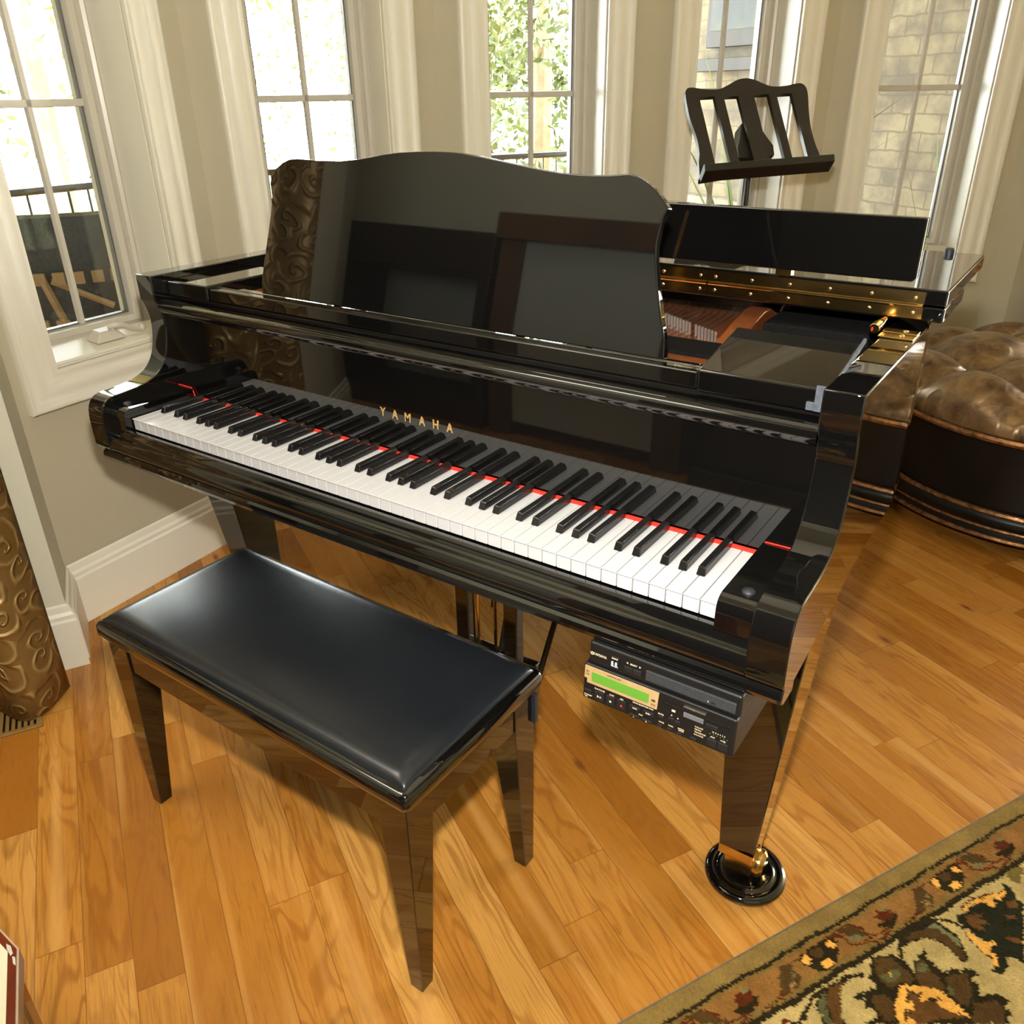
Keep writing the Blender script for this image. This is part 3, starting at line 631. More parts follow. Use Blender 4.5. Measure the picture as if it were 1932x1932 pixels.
# fallboard with moulding
m = MB(); m.prism([(.153,.742),(.153,.907),(.175,.907),(.175,.742)], -.665, .665, 'x'); fb = m.obj('fallboard', 'lacquer', pn)
m = MB(); m.prism([(.175,.905),(.153,.905),(.147,.908)]+[(p.x,p.y) for p in bz([(.142,.914,0),(.140,.921,0),(.1425,.929,0),(.149,.933,0)],4)]+[(.160,.934),(.175,.936)], -.6655, .6655, 'x'); m.obj('fallboard_moulding', 'lacquer', fb, smooth=True, ang=60)
TF = Matrix.Translation((0,.1526,.8055)) @ Matrix.Rotation(PI/2, 4, 'X')
lt_ = [text('lettering', ch, .0225, Matrix.Translation((x,.1526,.807)) @ Matrix.Rotation(PI/2,4,'X'), 'gold', None, bold=.0004, sx=.85) for ch, x in zip('YAMAHA', (-.073,-.045,-.016,.016,.046,.076))]
child(join(lt_), fb)
# red name-board felt
m = MB(); m.box(-.6135,.6135,.1468,.1525,.7345,.7392); m.obj('felt_strip', 'redfelt', pn)
for s in (-1, 1):
    m = MB(); pts = [(s*.6135,.150,.737),(s*.6155,.150,.748),(s*.620,.150,.756),(s*.664,.150,.7565)]
    m.tube([Vector(p) for p in pts], .0012, 6); m.obj('felt_strip', 'redfelt', pn)
# keys
KP = .0236; W0 = -.6135
def white_key():
    m = MB(); w_ = KP-.0015
    m.prism([(.0,.7352),(.0,.7335),(.0022,.7335),(.0022,.712),(.152,.712),(.152,.7352)], -w_/2, w_/2, 'x')
    return m.obj('white_key', 'ivory', pn, bevel=.0008, seg=2)
def black_key():
    m = MB(); a, b = .0064, .0050
    m.hexa([(-a,.0515,.7352),(a,.0515,.7352),(a,.152,.7352),(-a,.152,.7352),(-b,.0565,.7478),(b,.0565,.7468),(b,.152,.7468),(-b,.152,.7468)])
    return m.obj('black_key', 'ebony', pn, bevel=.0016, seg=3)
wk, bk_ = white_key(), black_key(); inv = pn.matrix_basis.inverted(); first = [True, True]
def put(o, i, x):
    if first[i]: first[i] = False
    else:
        q = o.copy(); col.objects.link(q); q.parent = pn; q.matrix_parent_inverse = inv; o = q
    o.matrix_basis = Matrix.Translation((x, 0, 0))
for k in range(52): put(wk, 0, W0+(k+.5)*KP)
for k in range(51):
    nt_ = 'ABCDEFG'[k % 7]          # white key to the left of the gap
    if nt_ in 'ACDFG':
        off = {'A': .0022, 'C': -.0022, 'D': .0022, 'F': -.003, 'G': 0.}[nt_]
        put(bk_, 1, W0+(k+1)*KP+off)
m = MB(); m.box(-.6165,.6165,.030,.150,.700,.7115); m.obj('key_frame', 'keywood', pn)
# music shelf: side blocks, front rail, desk slide
for s, xi in ((1, .492), (-1, .540)):
    x0, x1 = sorted((s*xi, s*.6655))
    pf = [(.171,.941),(.171,.9715),(.306,1.0000),(.311,.941)] if s > 0 else [(.171,.941),(.171,.972),(.372,.972),(.372,.941)]
    m = MB(); m.prism(pf, x0, x1, 'x'); m.obj('shelf_block', 'lacquer', pn, bevel=.004, seg=3)
m = MB(); m.box(-.539,.491,.176,.196,.942,.966); m.box(-.539,.491,.197,.232,.942,.961); m.obj('shelf_rail', 'lacquer', pn, bevel=.003, seg=3)
m = MB(); m.box(-.535,.488,.1960,.2000,.9605,.9665); m.obj('desk_ledge', 'lacquer', pn, bevel=.001)
# fascia between moulding and shelf, dark gap
m = MB(); m.box(-.665,.665,.178,.30,.934,.9405); m.obj('shelf_base', 'lacquer_soft', pn)
MB().box(-.665,.665,.176,.182,.74,.934).obj('action_cover', 'lacquer_soft', pn)
# grey-blue felt at the shelf edge
m = MB(); m.prism([(.166,.972),(.166,.9765),(.309,1.0065),(.309,1.000)], .6660, .6700, 'x'); m.box(.650,.6705,.1655,.1700,.944,.9775); m.box(.640,.655,.1665,.1705,.944,.955); m.obj('edge_felt', 'bluefelt', pn, bevel=.001)
# music desk
tl = math.radians(9)
half = [(-.4095,0),(-.4106,.0216),(-.4034,.0544),(-.3947,.0886),(-.3862,.1221),(-.3795,.1503),(-.3765,.1760),(-.3805,.1995),(-.3765,.2105),(-.3644,.2241),(-.3474,.2343),(-.3294,.2405),(-.309,.2420),(-.2823,.2412),(-.2561,.2403),(-.2052,.2408),(-.1682,.2443),(-.1323,.2493),(-.1032,.254),(-.0747,.2571),(-.0358,.2595),(.0019,.2605),(.0335,.2603),(.0643,.2588),(.0926,.2557),(.1194,.252),(.1514,.2478),(.1818,.2436),(.2095,.2402),(.2366,.2376),(.2629,.2364),(.2885,.2364),(.3136,.2372),(.3457,.24),(.3617,.2345),(.3753,.2275),(.3873,.2197),(.397,.2105),(.4079,.1985),(.4021,.187),(.3982,.1712),(.3965,.1505),(.3987,.1299),(.4056,.0989),(.4172,.0573),(.4261,.0294),(.4300,.0)]
out = half[::-1]
TD = Matrix.Translation((0, .200, .967)) @ Matrix.Rotation(-tl, 4, 'X')
m = MB(); m.prism(out, 0, .014, 'y', TD); md = m.obj('music_desk', 'lacquer', pn, bevel=.0022, seg=3)
for sx in (-.25, .25):
    m = MB(); m.tube([TD @ Vector((sx,.016,.14)), Vector((sx,.33,.951))], .006, 6); m.obj('desk_prop', 'brass', md)
# iron plate, pinblock, pins, strings, felt rail
MB().box(-.665,.665,.24,.309,.900,.944).obj('pinblock', 'copper', pn)
MB().box(-.665,.665,.310,.386,.900,.950).obj('black_felt_rail', 'blackfelt', pn, bevel=.004)
pr_ = [(-.66,.387),(.66,.387),(.66,.50)]+[(p.x*.92, .376+(p.y-.376)*.95) for p in c[1:]]+[(-.66,1.17)]
MB().prism(pr_, .895, .932, 'z').obj('iron_plate', 'copper', pn)
m = MB(); m.prism([(.388,.931),(.388,.944),(.46,.962),(.52,.975),(.555,.974),(.60,.955),(.9,.945),(.9,.931)], .424, .462, 'x'); m.obj('plate_rib', 'copper', pn, bevel=.006)
m = MB(); m.prism([(.388,.931),(.388,.944),(.46,.962),(.52,.975),(.555,.974),(.60,.955),(.9,.945),(.9,.931)], -.15, -.12, 'x'); m.obj('plate_rib', 'copper', pn, bevel=.006)
for k in range(60):
    x = .418-k*.0076
    if k == 7: continue
    y = .424+.62*min(.418-x, .12)
    m = MB(); m.tube([(x,y,.930),(x,y-.004,.9560)], .0024, 6); m.obj('tuning_pin', 'pin', pn, smooth=True)
MB().box(.470,.655,.388,.470,.900,.952).obj('black_felt_rail', 'blackfelt', pn, bevel=.003)  # black boxes added to cover the copper and keep this side dark
MB().box(.475,.640,.475,.585,.933,.968).obj('dark_side_cover', 'blackfelt', pn, bevel=.004)
m = MB()
for k in range(70):
    x = -.55+k*.0135; m.tube([(x,.388,.9405),(x-.01,.62,.9365),(x-.09,.9,.9345)], .0007, 4, cap=False)
m.obj('strings', 'string', pn)
m = MB(); m.box(-.66,.645,.60,.62,.955,.9775); m.obj('action_beam', 'lacquer_soft', pn, bevel=.003)
# lid: rear panel, folded front flap, brass piano hinge
lc = [(.735,.4755),(.735,.64)]+[(p.x*1.028+.004,.0+p.y*1.012) for p in c[11:-4]]+[(-.678,1.22),(-.678,.4755)]
m = MB(); m.prism(lc, .998, 1.0195, 'z'); lid = m.obj('lid', 'lacquer', pn, bevel=.003)
m = MB(); m.prism([(-.675,.4755),(.735,.4755),(.735,.815),(.730,.820),(-.67,.820),(-.675,.815)], 1.0215, 1.0445, 'z'); fl = m.obj('lid_flap', 'lacquer', pn, bevel=.003)
m = MB(); m.prism([(.689,1.0585),(.6925,1.062),(.6925,1.1435),(-.55,1.1435),(-.55,1.0565),(.687,1.0565)], .452, .466, 'y'); fbd = m.obj('folded_front_board', 'lacquer', pn, bevel=.0025)
for xx in (-.5, .0, .5):
    m = MB(); m.box(xx-.012, xx+.012, .466, .4825, 1.0446, 1.0700); m.obj('board_bracket', 'brass', fbd)
m = MB(); m.lathe([(.0085,1.0445),(.0085,1.052),(.007,1.054),(0,1.054)], (.682,.795), 16); m.obj('rubber_bumper', 'rubber', fl, smooth=True)
m = MB(); m.lathe([(.0085,1.0445),(.0085,1.052),(.007,1.054),(0,1.054)], (-.64,.79), 16); m.obj('rubber_bumper', 'rubber', fl, smooth=True)
for xa, xb in ((-.668,-.3375),(-.3365,.019),(.020,.3755),(.3765,.706)):
    m = MB(); m.box(xa, xb, .4738, .4756, 1.0015, 1.0185); m.box(xa, xb, .4738, .4756, 1.0225, 1.0405)
    m.tube([(xa+.001,.4725,1.0205),(xb-.001,.4725,1.0205)], .0031, 10); hg = m.obj('piano_hinge', 'brass', pn, smooth=True)
    n = 6; x0_, x1_ = xa+.0125, xb-.0125
    for k in range(n):
        for zz in (1.010, 1.0315):
            m = MB(); m.sphere(Vector((x0_+(x1_-x0_)*k/(n-1), .4735, zz)), .0029, (1,.45,1), 10, 6); m.obj('hinge_screw', 'brass_dull', hg, smooth=True)
# small brass strap hinge on the right rim
m = MB(); m.box(.664,.712,.405,.428,.985,.988); m.box(.664,.712,.431,.455,.985,.989); m.tube([(.655,.42,.993),(.655,.446,.993)], .0075, 12); m.tube([(.655,.447,.993),(.66,.465,1.0)], [.007,.003], 8)
bh = m.obj('strap_hinge', 'brass', pn, bevel=.001)
for y in (.416, .443): MB().sphere(Vector((.694,y,.989)), .004, (1,1,.5), 10, 6).obj('hinge_screw', 'brass_dull', bh, smooth=True)
m = MB(); m.sphere(Vector((.6525,.42,.992)), .0032, (.5,1,1), 10, 8); m.obj('hinge_buffer', 'redfelt', bh, smooth=True)
# legs, lyre
def leg(x0, x1, y0, y1, bx0, bx1, by0, by1, zt=.634, zb=.078):
    m = MB(); m.hexa([(bx0,by0,zb),(bx1,by0,zb),(bx1,by1,zb),(bx0,by1,zb),(x0,y0,zt),(x1,y0,zt),(x1,y1,zt),(x0,y1,zt)])
    return m.obj('leg', 'lacquer', pn, bevel=.0025, seg=2)
def caster(L, cx, cy_, s=1):
    m = MB(); m.box(cx-.032,cx+.032,cy_-.028,cy_+.024,.062,.086); m.hexa([(cx-.018,cy_-.026,.030),(cx+.030,cy_-.026,.030),(cx+.030,cy_+.022,.030),(cx-.018,cy_+.022,.030),(cx-.02,cy_-.026,.0625),(cx+.032,cy_-.026,.0625),(cx+.032,cy_+.022,.0625),(cx-.02,cy_+.022,.0625)])
    cp = m.obj('brass_ferrule', 'brass', L, bevel=.002)
    m = MB(); T_ = Matrix.Translation((cx+.036,cy_+.002,.046)) @ Matrix.Rotation(PI/2,4,'Y')
    m.lathe([(0,-.014),(.018,-.014),(.026,-.006),(.0275,0),(.026,.006),(.018,.012),(0,.012)], (0,0), 28, T_); m.obj('caster_wheel', 'brass', L, smooth=True)
LR = leg(.583,.700,.160,.290,.588,.652,.236,.290); caster(LR, .620, .263)
LL = leg(-.700,-.598,.160,.290,-.662,-.598,.236,.290); caster(LL, -.630, .263)
LT = leg(-.15,-.04,1.30,1.41,-.125,-.065,1.33,1.39,.694); caster(LT, -.095, 1.36)
m = MB()
for x in (-.075, .052): m.box(x, x+.034, .325, .352, .16, .634)
m.box(-.09,.10,.29,.40,.61,.6335); ly = m.obj('lyre', 'lacquer', pn, bevel=.003)
m = MB(); m.box(-.11,.086,.31,.42,.085,.165); m.obj('pedal_box', 'lacquer', ly, bevel=.006)
for x in (-.06, -.012, .036):
    m = MB(); m.prism([(.30,.105),(.22,.095),(.16,.088),(.145,.080),(.16,.076),(.22,.083),(.30,.093)], x-.011, x+.011, 'x'); m.obj('pedal', 'brass', ly, bevel=.003)
    m = MB(); m.tube([(x,.385,.16),(x,.385,.65)], .004, 6); m.obj('pedal_rod', 'brass', ly)
for x in (-.02, .16):
    m = MB(); m.tube([(x*.6,.40,.15),(x,.58,.70)], .007, 8); m.obj('lyre_brace', 'lacquer_soft', ly)
m = MB(); m.tube([(-.012,.42,.47),(-.004,.43,.56)], .011, 10); m.tube([(-.03,.40,.28),(-.012,.42,.47)], .004, 6); m.obj('pedal_sensor', 'plastic', ly, smooth=True)
m = MB(); m.tube([(.5,.25,.69),(.35,.3,.655),(.3,.2,.648),(.42,.12,.650),(.47,.06,.640)], .004, 6); m.obj('under_cable', 'rubber', pn, smooth=True)
# caster cups under the legs
def cup(x, y, label):
    m = MB(); m.lathe([(0,.0),(.067,.0),(.072,.004),(.0735,.010),(.071,.016),(.064,.019),(.058,.0175),(.054,.0165),(.051,.019),(.047,.0205),(.042,.018),(.036,.0155),(.0,.0155)], (x, y), 56)
    tag(m.obj('caster_cup', 'lacquer', None, smooth=True, ang=70), label, 'caster cup', 'caster cups under the piano legs')
cup(.634, .266, 'round black caster cup under the right front piano leg'); cup(-.630, .263, 'round black caster cup under the left front piano leg'); cup(-.095, 1.36, 'round black caster cup under the rear piano leg')

# ---------------------------------------------------------------- player control unit
du = empty('player_control_unit', (.555, .08, .535), 'black piano player control unit with green display hanging under the keyboard', 'player unit')
YF = -.030
m = MB(); m.box(.4515,.6685,YF+.002,.20,.5985,.6335); m.obj('disc_drive_unit', 'plastic', du, bevel=.004, seg=3)
m = MB(); m.hexa([(.4435,YF+.0003,.535),(.6665,YF+.0003,.535),(.6665,.20,.535),(.4435,.20,.535),(.4455,YF+.0,.5965),(.6665,YF+.0,.5965),(.6665,.20,.5965),(.4455,.20,.5965)]); m.obj('main_unit', 'plastic', du, bevel=.003, seg=3)
F1 = YF+.0015; F2 = YF-.0002
def fbox(name, x0, x1, z0, z1, mat, y=F2, d=.0013, bev=.0006, parent=du):
    m = MB(); m.box(x0, x1, y-d, y+.003, z0, z1); return m.obj(name, mat, parent, bevel=bev)
def T0(x, z, y): return Matrix.Translation((x, y, z)) @ Matrix.Rotation(PI/2, 4, 'X')
def lab(s_, x, z, size, y=F2-.0006, mat='print', sx=.95, parent=du): return text('lettering', s_, size, T0(x, z, y), mat, parent, .0001, sx=sx, bold=.00004)
# drive
fbox('disc_tray', .5385, .6625, .6060, .6215, 'tray', F1, .0022)
fbox('eject_button', .6300, .6360, .6095, .6125, 'plastic_d', F1-.002, .001)
MB().sphere(Vector((.6265,F1-.0025,.6105)), .0010, seg=8, ring=6).obj('indicator', 'steel', du)
fbox('display_window', .4850, .4985, .6040, .6235, 'ebony', F1, .0008)
lab('8.8.', .4920, .6112, .0125, F1-.0016, 'led', .62); lab('DRIVE', .4918, .6208, .0036, F1-.0014)
lab('SELECT', .5195, .6208, .0034, F1-.0002); lab('\u25C4', .5100, .6210, .0034, F1-.0002); lab('\u25BA', .5290, .6210, .0034, F1-.0002)
fbox('select_button', .5060, .5185, .6070, .6155, 'plastic_d', F1, .0018); fbox('select_button', .5190, .5315, .6070, .6155, 'plastic_d', F1, .0018)
a1 = lab('YAMAHA', .4685, .6160, .0062, F1-.0002, 'print', .82, None)
m = MB(); T_ = T0(.4565, .6160, F1-.0003); n = 24
ro = [m.bm.verts.new(T_ @ Vector((.0027*math.cos(2*PI*k/n), .0027*math.sin(2*PI*k/n), 0))) for k in range(n)]; ri = [m.bm.verts.new(T_ @ Vector((.0019*math.cos(2*PI*k/n), .0019*math.sin(2*PI*k/n), 0))) for k in range(n)]
for k in range(n): m.face([ro[k], ro[(k+1)%n], ri[(k+1)%n], ri[k]])
for a in (90, 210, 330):
    a = math.radians(a); d_ = Vector((math.cos(a), math.sin(a), 0)); p_ = Vector((-d_.y, d_.x, 0))*.0004
    m.face([m.bm.verts.new(T_ @ (q)) for q in (p_, d_*.0020+p_, d_*.0020-p_, -p_)])
child(join([m.obj('tuning_fork_emblem', 'print'), a1]), du)
# main unit
m = MB(); T_ = None
m.prism([(.4478,.5938),(.5597,.5938),(.5580,.5655),(.4512,.5655),(.4512,.5730),(.4468,.5730)], F2-.0010, F2+.002, 'y'); m.obj('trim_plate', 'champagne', du)
fbox('lcd_screen', .4583, .5455, .5708, .5865, 'lcd', F2-.0008, .0008, .0002)
lab('CONTROL UNIT', .4930, .5905, .0031, F2-.0014, 'darkprint')
lab('SD', .4520, .5850, .0042, F2-.0014, 'darkprint'); lab('CD', .4520, .5800, .0042, F2-.0014, 'darkprint'); lab('XG', .5525, .5715, .0048, F2-.0014, 'darkprint'); fbox('format_mark', .5497, .5552, .5765, .5800, 'darkprint', F2-.0011, .0003, 0)
fbox('disk_slot', .5655, .6600, .5795, .5822, 'ebony', F2, .0006); fbox('slot_lip', .5950, .6255, .5868, .5895, 'steel', F2, .0022); fbox('disk_flap', .5955, .6235, .5715, .5790, 'greycush', F2, .0012); fbox('disk_eject', .6270, .6430, .5690, .5755, 'plastic_d', F2, .0016)
fbox('disk_icon', .5790, .5840, .5720, .5750, 'print', F2, .0002, 0)
fbox('power_button', .4470, .4585, .5470, .5530, 'plastic_d'); lab('STANDBY', .4535, .5435, .0030); lab('ON', .4505, .5402, .0028); fbox('indicator', .4470,.4484,.5400,.5408,'redmark',F2,.0002,0)
lab('PLAY/PAUSE', .4715, .5598, .0031); lab('STOP', .4905, .5588, .0031); lab('REC', .5060, .5588, .0031)
for x0, x1, nm in ((.4638,.4790,'\u25BA/II'), (.4825,.4955,''), (.4990,.5125,'')):
    b_ = fbox('transport_button', x0, x1, .5410, .5565, 'plastic_d')
    if nm: lab(nm, (x0+x1)/2, .5480, .0042, F2-.0018)
fbox('stop_mark', .4876, .4904, .5465, .5492, 'print', F2-.0014, .0003, 0)
MB().sphere(Vector((.5058,F2-.0014,.5478)), .0018, (1,.3,1), 12, 8).obj('record_mark', 'redmark', du)
lab('SONG SELECT/REV FWD', .5380, .5622, .0030)
for x0, x1, z0, z1, nm in ((.5185,.5340,.5500,.5565,'I\u25C4\u25C4'), (.5385,.5545,.5500,.5565,'\u25BA\u25BAI'), (.5185,.5330,.5365,.5415,'L'), (.5370,.5520,.5365,.5415,'R')):
    fbox('song_button', x0, x1, z0, z1, 'plastic_d'); lab(nm, (x0+x1)/2, (z0+z1)/2, .0034, F2-.0018)
lab('PART', .5355, .5455, .0028); lab('ENTER', .5645, .5605, .0029); fbox('enter_button', .5610,.5680,.5540,.5575,'plastic_d')
for x, s_ in ((.5650,'VOICE'), (.5790,'FUNC.'), (.5935,'METRO-\nNOME')):
    fbox('function_button', x-.0040, x+.0025, .5385, .5430, 'plastic_d'); lab(s_, x+.001, .5475, .0028)
for x, z in ((.5795,.5640),(.5885,.5625)): lab('\u25B2', x, z+.002, .0028); fbox('cursor_button', x-.0040, x+.0040, z-.0075, z-.0025, 'plastic_d')
for k, s_ in enumerate(('VOLUME', 'TEMPO', 'TRANSPOSE', 'BALANCE')): text('lettering', s_, .0031, T0(.6125, .5630-k*.0042, F2-.0006), 'print', du, .0001, sx=.95, align='LEFT')
lab('10  8  6  4  2  0', .6450, .5652, .0030)
for k in range(6): MB().sphere(Vector((.6335+k*.0047,F2-.0003,.5610)), .0006, seg=6, ring=4).obj('level_lamp', 'lcd', du)
lab('-/NO', .6375, .5568, .0032); lab('+/YES', .6515, .5568, .0032)
fbox('value_button', .6310,.6440,.5410,.5530,'plastic_d'); fbox('value_button', .6455,.6585,.5410,.5530,'plastic_d'); fbox('mode_button', .6085,.6160,.5390,.5435,'plastic_d')
m = MB(); m.box(.46,.66,.02,.19,.6335,.6341); m.obj('mounting_plate', 'rubber', du)

# ---------------------------------------------------------------- piano bench
bc = Vector((-.0825,-.0777,0)); be = empty('piano_bench', bc, 'black padded piano bench with tapered lacquered legs in front of the piano', 'bench')
TB = Matrix.Translation(bc) @ Matrix.Rotation(-.0113, 4, 'Z'); L2, W2 = .767/2, .349/2
def rr(hx, hy, r, n=5):
    return [(sx*(hx-r)+r*math.cos(a0+PI/2*k/n), sy*(hy-r)+r*math.sin(a0+PI/2*k/n)) for sx, sy, a0 in ((1,1,0),(-1,1,PI/2),(-1,-1,PI),(1,-1,1.5*PI)) for k in range(n+1)]
def loft(name, prof, mat, parent, T, r=.012, **kw):
    m = MB(); R = []
    for ins, z in prof: R.append([m.bm.verts.new(T @ Vector((x, y, z))) for x, y in rr(L2-ins, W2-ins, max(.003, r-ins*.2))])
    for A, B in zip(R, R[1:]):
        for k in range(len(A)): m.face([A[k], A[(k+1) % len(A)], B[(k+1) % len(A)], B[k]])
    m.face(R[0][::-1]); m.face(R[-1]); return m.obj(name, mat, parent, smooth=True, **kw)
loft('seat_frame', [(.012,.408),(.004,.412),(0,.420),(0,.438),(.003,.4435),(.008,.446),(.05,.446)], 'lacquer', be, TB, ang=50)
# upholstered cushion
m = MB(); nx, ny = 48, 24; V = []
for j in range(ny+1):
    rw = []
    for i in range(nx+1):
        a, b = i/nx*2-1, j/ny*2-1
        a = math.copysign(1-(1-abs(a))**1.6, a) if False else math.sin(a*PI/2); b = math.sin(b*PI/2)
        ex, ey = (1-a*a), (1-b*b); hgt = .006*ex*ey + .0145*(min(1, ex*9)*min(1, ey*5))**.36
        rw.append(m.bm.verts.new(TB @ Vector((a*(L2-.013), b*(W2-.013), .4455+hgt))))
    V.append(rw)
for j in range(ny):
    for i in range(nx): m.face([V[j][i], V[j][i+1], V[j+1][i+1], V[j+1][i]])
m.obj('cushion', 'leather', be, smooth=True, ang=180)
# apron box
for s in (-1, 1):
    ya, yb = sorted((s*(W2-.016), s*(W2-.034))); m = MB(); m.box(-L2+.03, L2-.03, ya, yb, .350, .409, TB); m.obj('apron', 'lacquer', be, bevel=.001)
    xa, xb = sorted((s*(L2-.016), s*(L2-.034))); m = MB(); m.box(xa, xb, -W2+.03, W2-.03, .350, .409, TB); m.obj('apron', 'lacquer', be, bevel=.001)
for sx in (-1, 1):
    for sy in (-1, 1):
        ox, oy = sx*(L2-.0135), sy*(W2-.0125); m = MB()
        def q(o_, s_, w_): return (o_, o_-s_*w_) if s_ < 0 else (o_-s_*w_, o_)
        tx, ty = sorted((ox, ox-sx*.056)), sorted((oy, oy-sy*.056)); bx, by = sorted((ox-sx*.002, ox-sx*.028)), sorted((oy-sy*.0, oy-sy*.027))
        m.hexa([(bx[0],by[0],0),(bx[1],by[0],0),(bx[1],by[1],0),(bx[0],by[1],0),(tx[0],ty[0],.352),(tx[1],ty[0],.352),(tx[1],ty[1],.352),(tx[0],ty[1],.352)], TB)
        m.hexa([(tx[0],ty[0],.352),(tx[1],ty[0],.352),(tx[1],ty[1],.352),(tx[0],ty[1],.352),(tx[0],ty[0],.409),(tx[1],ty[0],.409),(tx[1],ty[1],.409),(tx[0],ty[1],.409)], TB)
        bmesh.ops.remove_doubles(m.bm, verts=m.bm.verts, dist=1e-5); m.obj('leg', 'lacquer', be, bevel=.0015)
m = MB(); m.box(L2-.014, L2-.006, W2-.020, W2-.012, .340, .400, TB); m.obj('lid_stay', 'rubber', be)

# ---------------------------------------------------------------- music stand
ms = empty('music_stand', (-.07, 1.87, 0), 'dark wooden music stand with slatted desk behind the piano', 'music stand')
o0 = Vector((-.131,1.62,1.055)); e1 = Vector((.653,.756,.034)).normalized(); e2 = Vector((-.460,.362,.811)); e2 = (e2-e1*e2.dot(e1)).normalized(); e3 = e1.cross(e2)   # e3 towards the viewer
TS = Matrix((( *e1, 0), (*e2, 0), (*e3, 0), (0,0,0,1))).transposed(); TS.translation = o0
outl = [(.0008,.0035),(.0112,.0627),(.0204,.0939),(.0232,.1437),(.0163,.2052),(.0174,.2557),(.023,.2953),(.0418,.307),(.0849,.299),(.1313,.2963),(.1672,.3089),(.2002,.3237),(.2306,.3276),(.2585,.3204),(.2847,.3059),(.3118,.2951),(.3567,.2944),(.4038,.301),(.422,.2906),(.4246,.2642),(.4129,.2051),(.4051,.1462),(.4065,.0944),(.4109,.061),(.4088,.0319)]
ops_ = [[(.062,.056),(.062,.273),(.112,.273),(.112,.056)], [(.142,.056),(.142,.270),(.190,.270),(.190,.056)], [(.242,.055),(.242,.270),(.292,.270),(.292,.055)], [(.318,.054),(.318,.268),(.370,.268),(.370,.054)]]
def plate_with_holes(outl, holes, th, T):
    cu = bpy.data.curves.new('tmp', 'CURVE'); cu.dimensions = '2D'; cu.fill_mode = 'BOTH'; cu.extrude = th/2
    so = [(p.x, p.y) for p in bz([(x, y, 0) for x, y in outl], 4)]
    for pts in [so]+holes:
        sp = cu.splines.new('POLY'); sp.points.add(len(pts)-1); sp.use_cyclic_u = True
        for p_, (x, y) in zip(sp.points, pts): p_.co = (x, y, 0, 1)
    o = bpy.data.objects.new('tmp', cu); col.objects.link(o); bpy.context.view_layer.update()
    me = bpy.data.meshes.new_from_object(o.evaluated_get(bpy.context.evaluated_depsgraph_get())); bpy.data.objects.remove(o); bpy.data.curves.remove(cu)
    me.transform(T); return me
me = plate_with_holes(outl, ops_, .014, TS); me.materials.clear(); me.materials.append(MT['standwood'])
o = bpy.data.objects.new('desk', me); col.objects.link(o); child(o, ms)
m = MB(); m.prism([(.0,.0),(.040,.012),(.046,.030),(.040,.034),(.008,.022),(0,.022)], 0, 1, 'x')
bmesh.ops.transform(m.bm, verts=m.bm.verts, matrix=TS @ Matrix(((.425,0,0,.002),(0,0,1,.0),(0,1,0,.007),(0,0,0,1)))); m.obj('ledge', 'standwood', ms, bevel=.002)
m = MB(); m.prism([(.152,.078),(.156,.11),(.170,.14),(.188,.19),(.240,.19),(.262,.14),(.276,.11),(.272,.078),(.25,.074),(.18,.074)], -.055, -.008, 'z', TS); m.obj('tilt_bracket', 'standwood', ms, bevel=.003)
pc = TS @ Vector((.212,.10,-.035))
m = MB(); m.tube([(pc.x, pc.y, .62), (pc.x, pc.y, pc.z)], .0085, 12); m.obj('upper_pole', 'standwood', ms, smooth=True)
m = MB(); m.lathe([(0,.16),(.016,.16),(.024,.2),(.018,.25),(.016,.4),(.022,.52),(.028,.55),(.018,.60),(.015,.64),(0,.64)], (pc.x, pc.y), 20); m.obj('lower_pole', 'standwood', ms, smooth=True)
for a in (20, 140, 260):
    a = math.radians(a); m = MB(); m.tube([Vector((pc.x+math.cos(a)*r_, pc.y+math.sin(a)*r_, z)) for r_, z in ((.0,.22),(.07,.20),(.15,.10),(.21,.02),(.24,.014))], [.016,.016,.014,.013,.012], 8); m.obj('foot', 'standwood', ms, smooth=True)

# ---------------------------------------------------------------- tufted ottoman
OC = (.90, 2.36); ot = empty('round_ottoman', (*OC, 0), 'round tufted bronze leather ottoman with dark base beside the piano', 'ottoman')
m = MB(); m.lathe([(0,.05),(.535,.05),(.545,.058),(.548,.072),(.540,.084),(.540,.092),(.550,.100),(.553,.118),(.546,.132),(.530,.140),(.530,.365),(0,.365)], OC, 96); m.obj('base', 'darkwood', ot, smooth=True, ang=50)
for r_, z, t_ in ((.549,.062,.0075), (.545,.090,.0055), (.541,.139,.0085)):
    m = MB(); m.tube([(OC[0]+r_*math.cos(2*PI*k/96), OC[1]+r_*math.sin(2*PI*k/96), z) for k in range(96)], t_, 6, close=True); m.obj('bronze_band', 'bronze', ot, smooth=True)
m = MB(); m.tube([(OC[0]+.543*math.cos(2*PI*k/96), OC[1]+.543*math.sin(2*PI*k/96), .368) for k in range(96)], .012, 8, close=True)
m.obj('carved_rim', 'bronze', ot, smooth=True)
m = MB()
for k in range(190):
    a = 2*PI*k/190; m.sphere(Vector((OC[0]+.5425*math.cos(a), OC[1]+.5425*math.sin(a), .388)), .0052, seg=6, ring=4)
m.obj('nailhead_trim', 'bronze', ot, smooth=True)
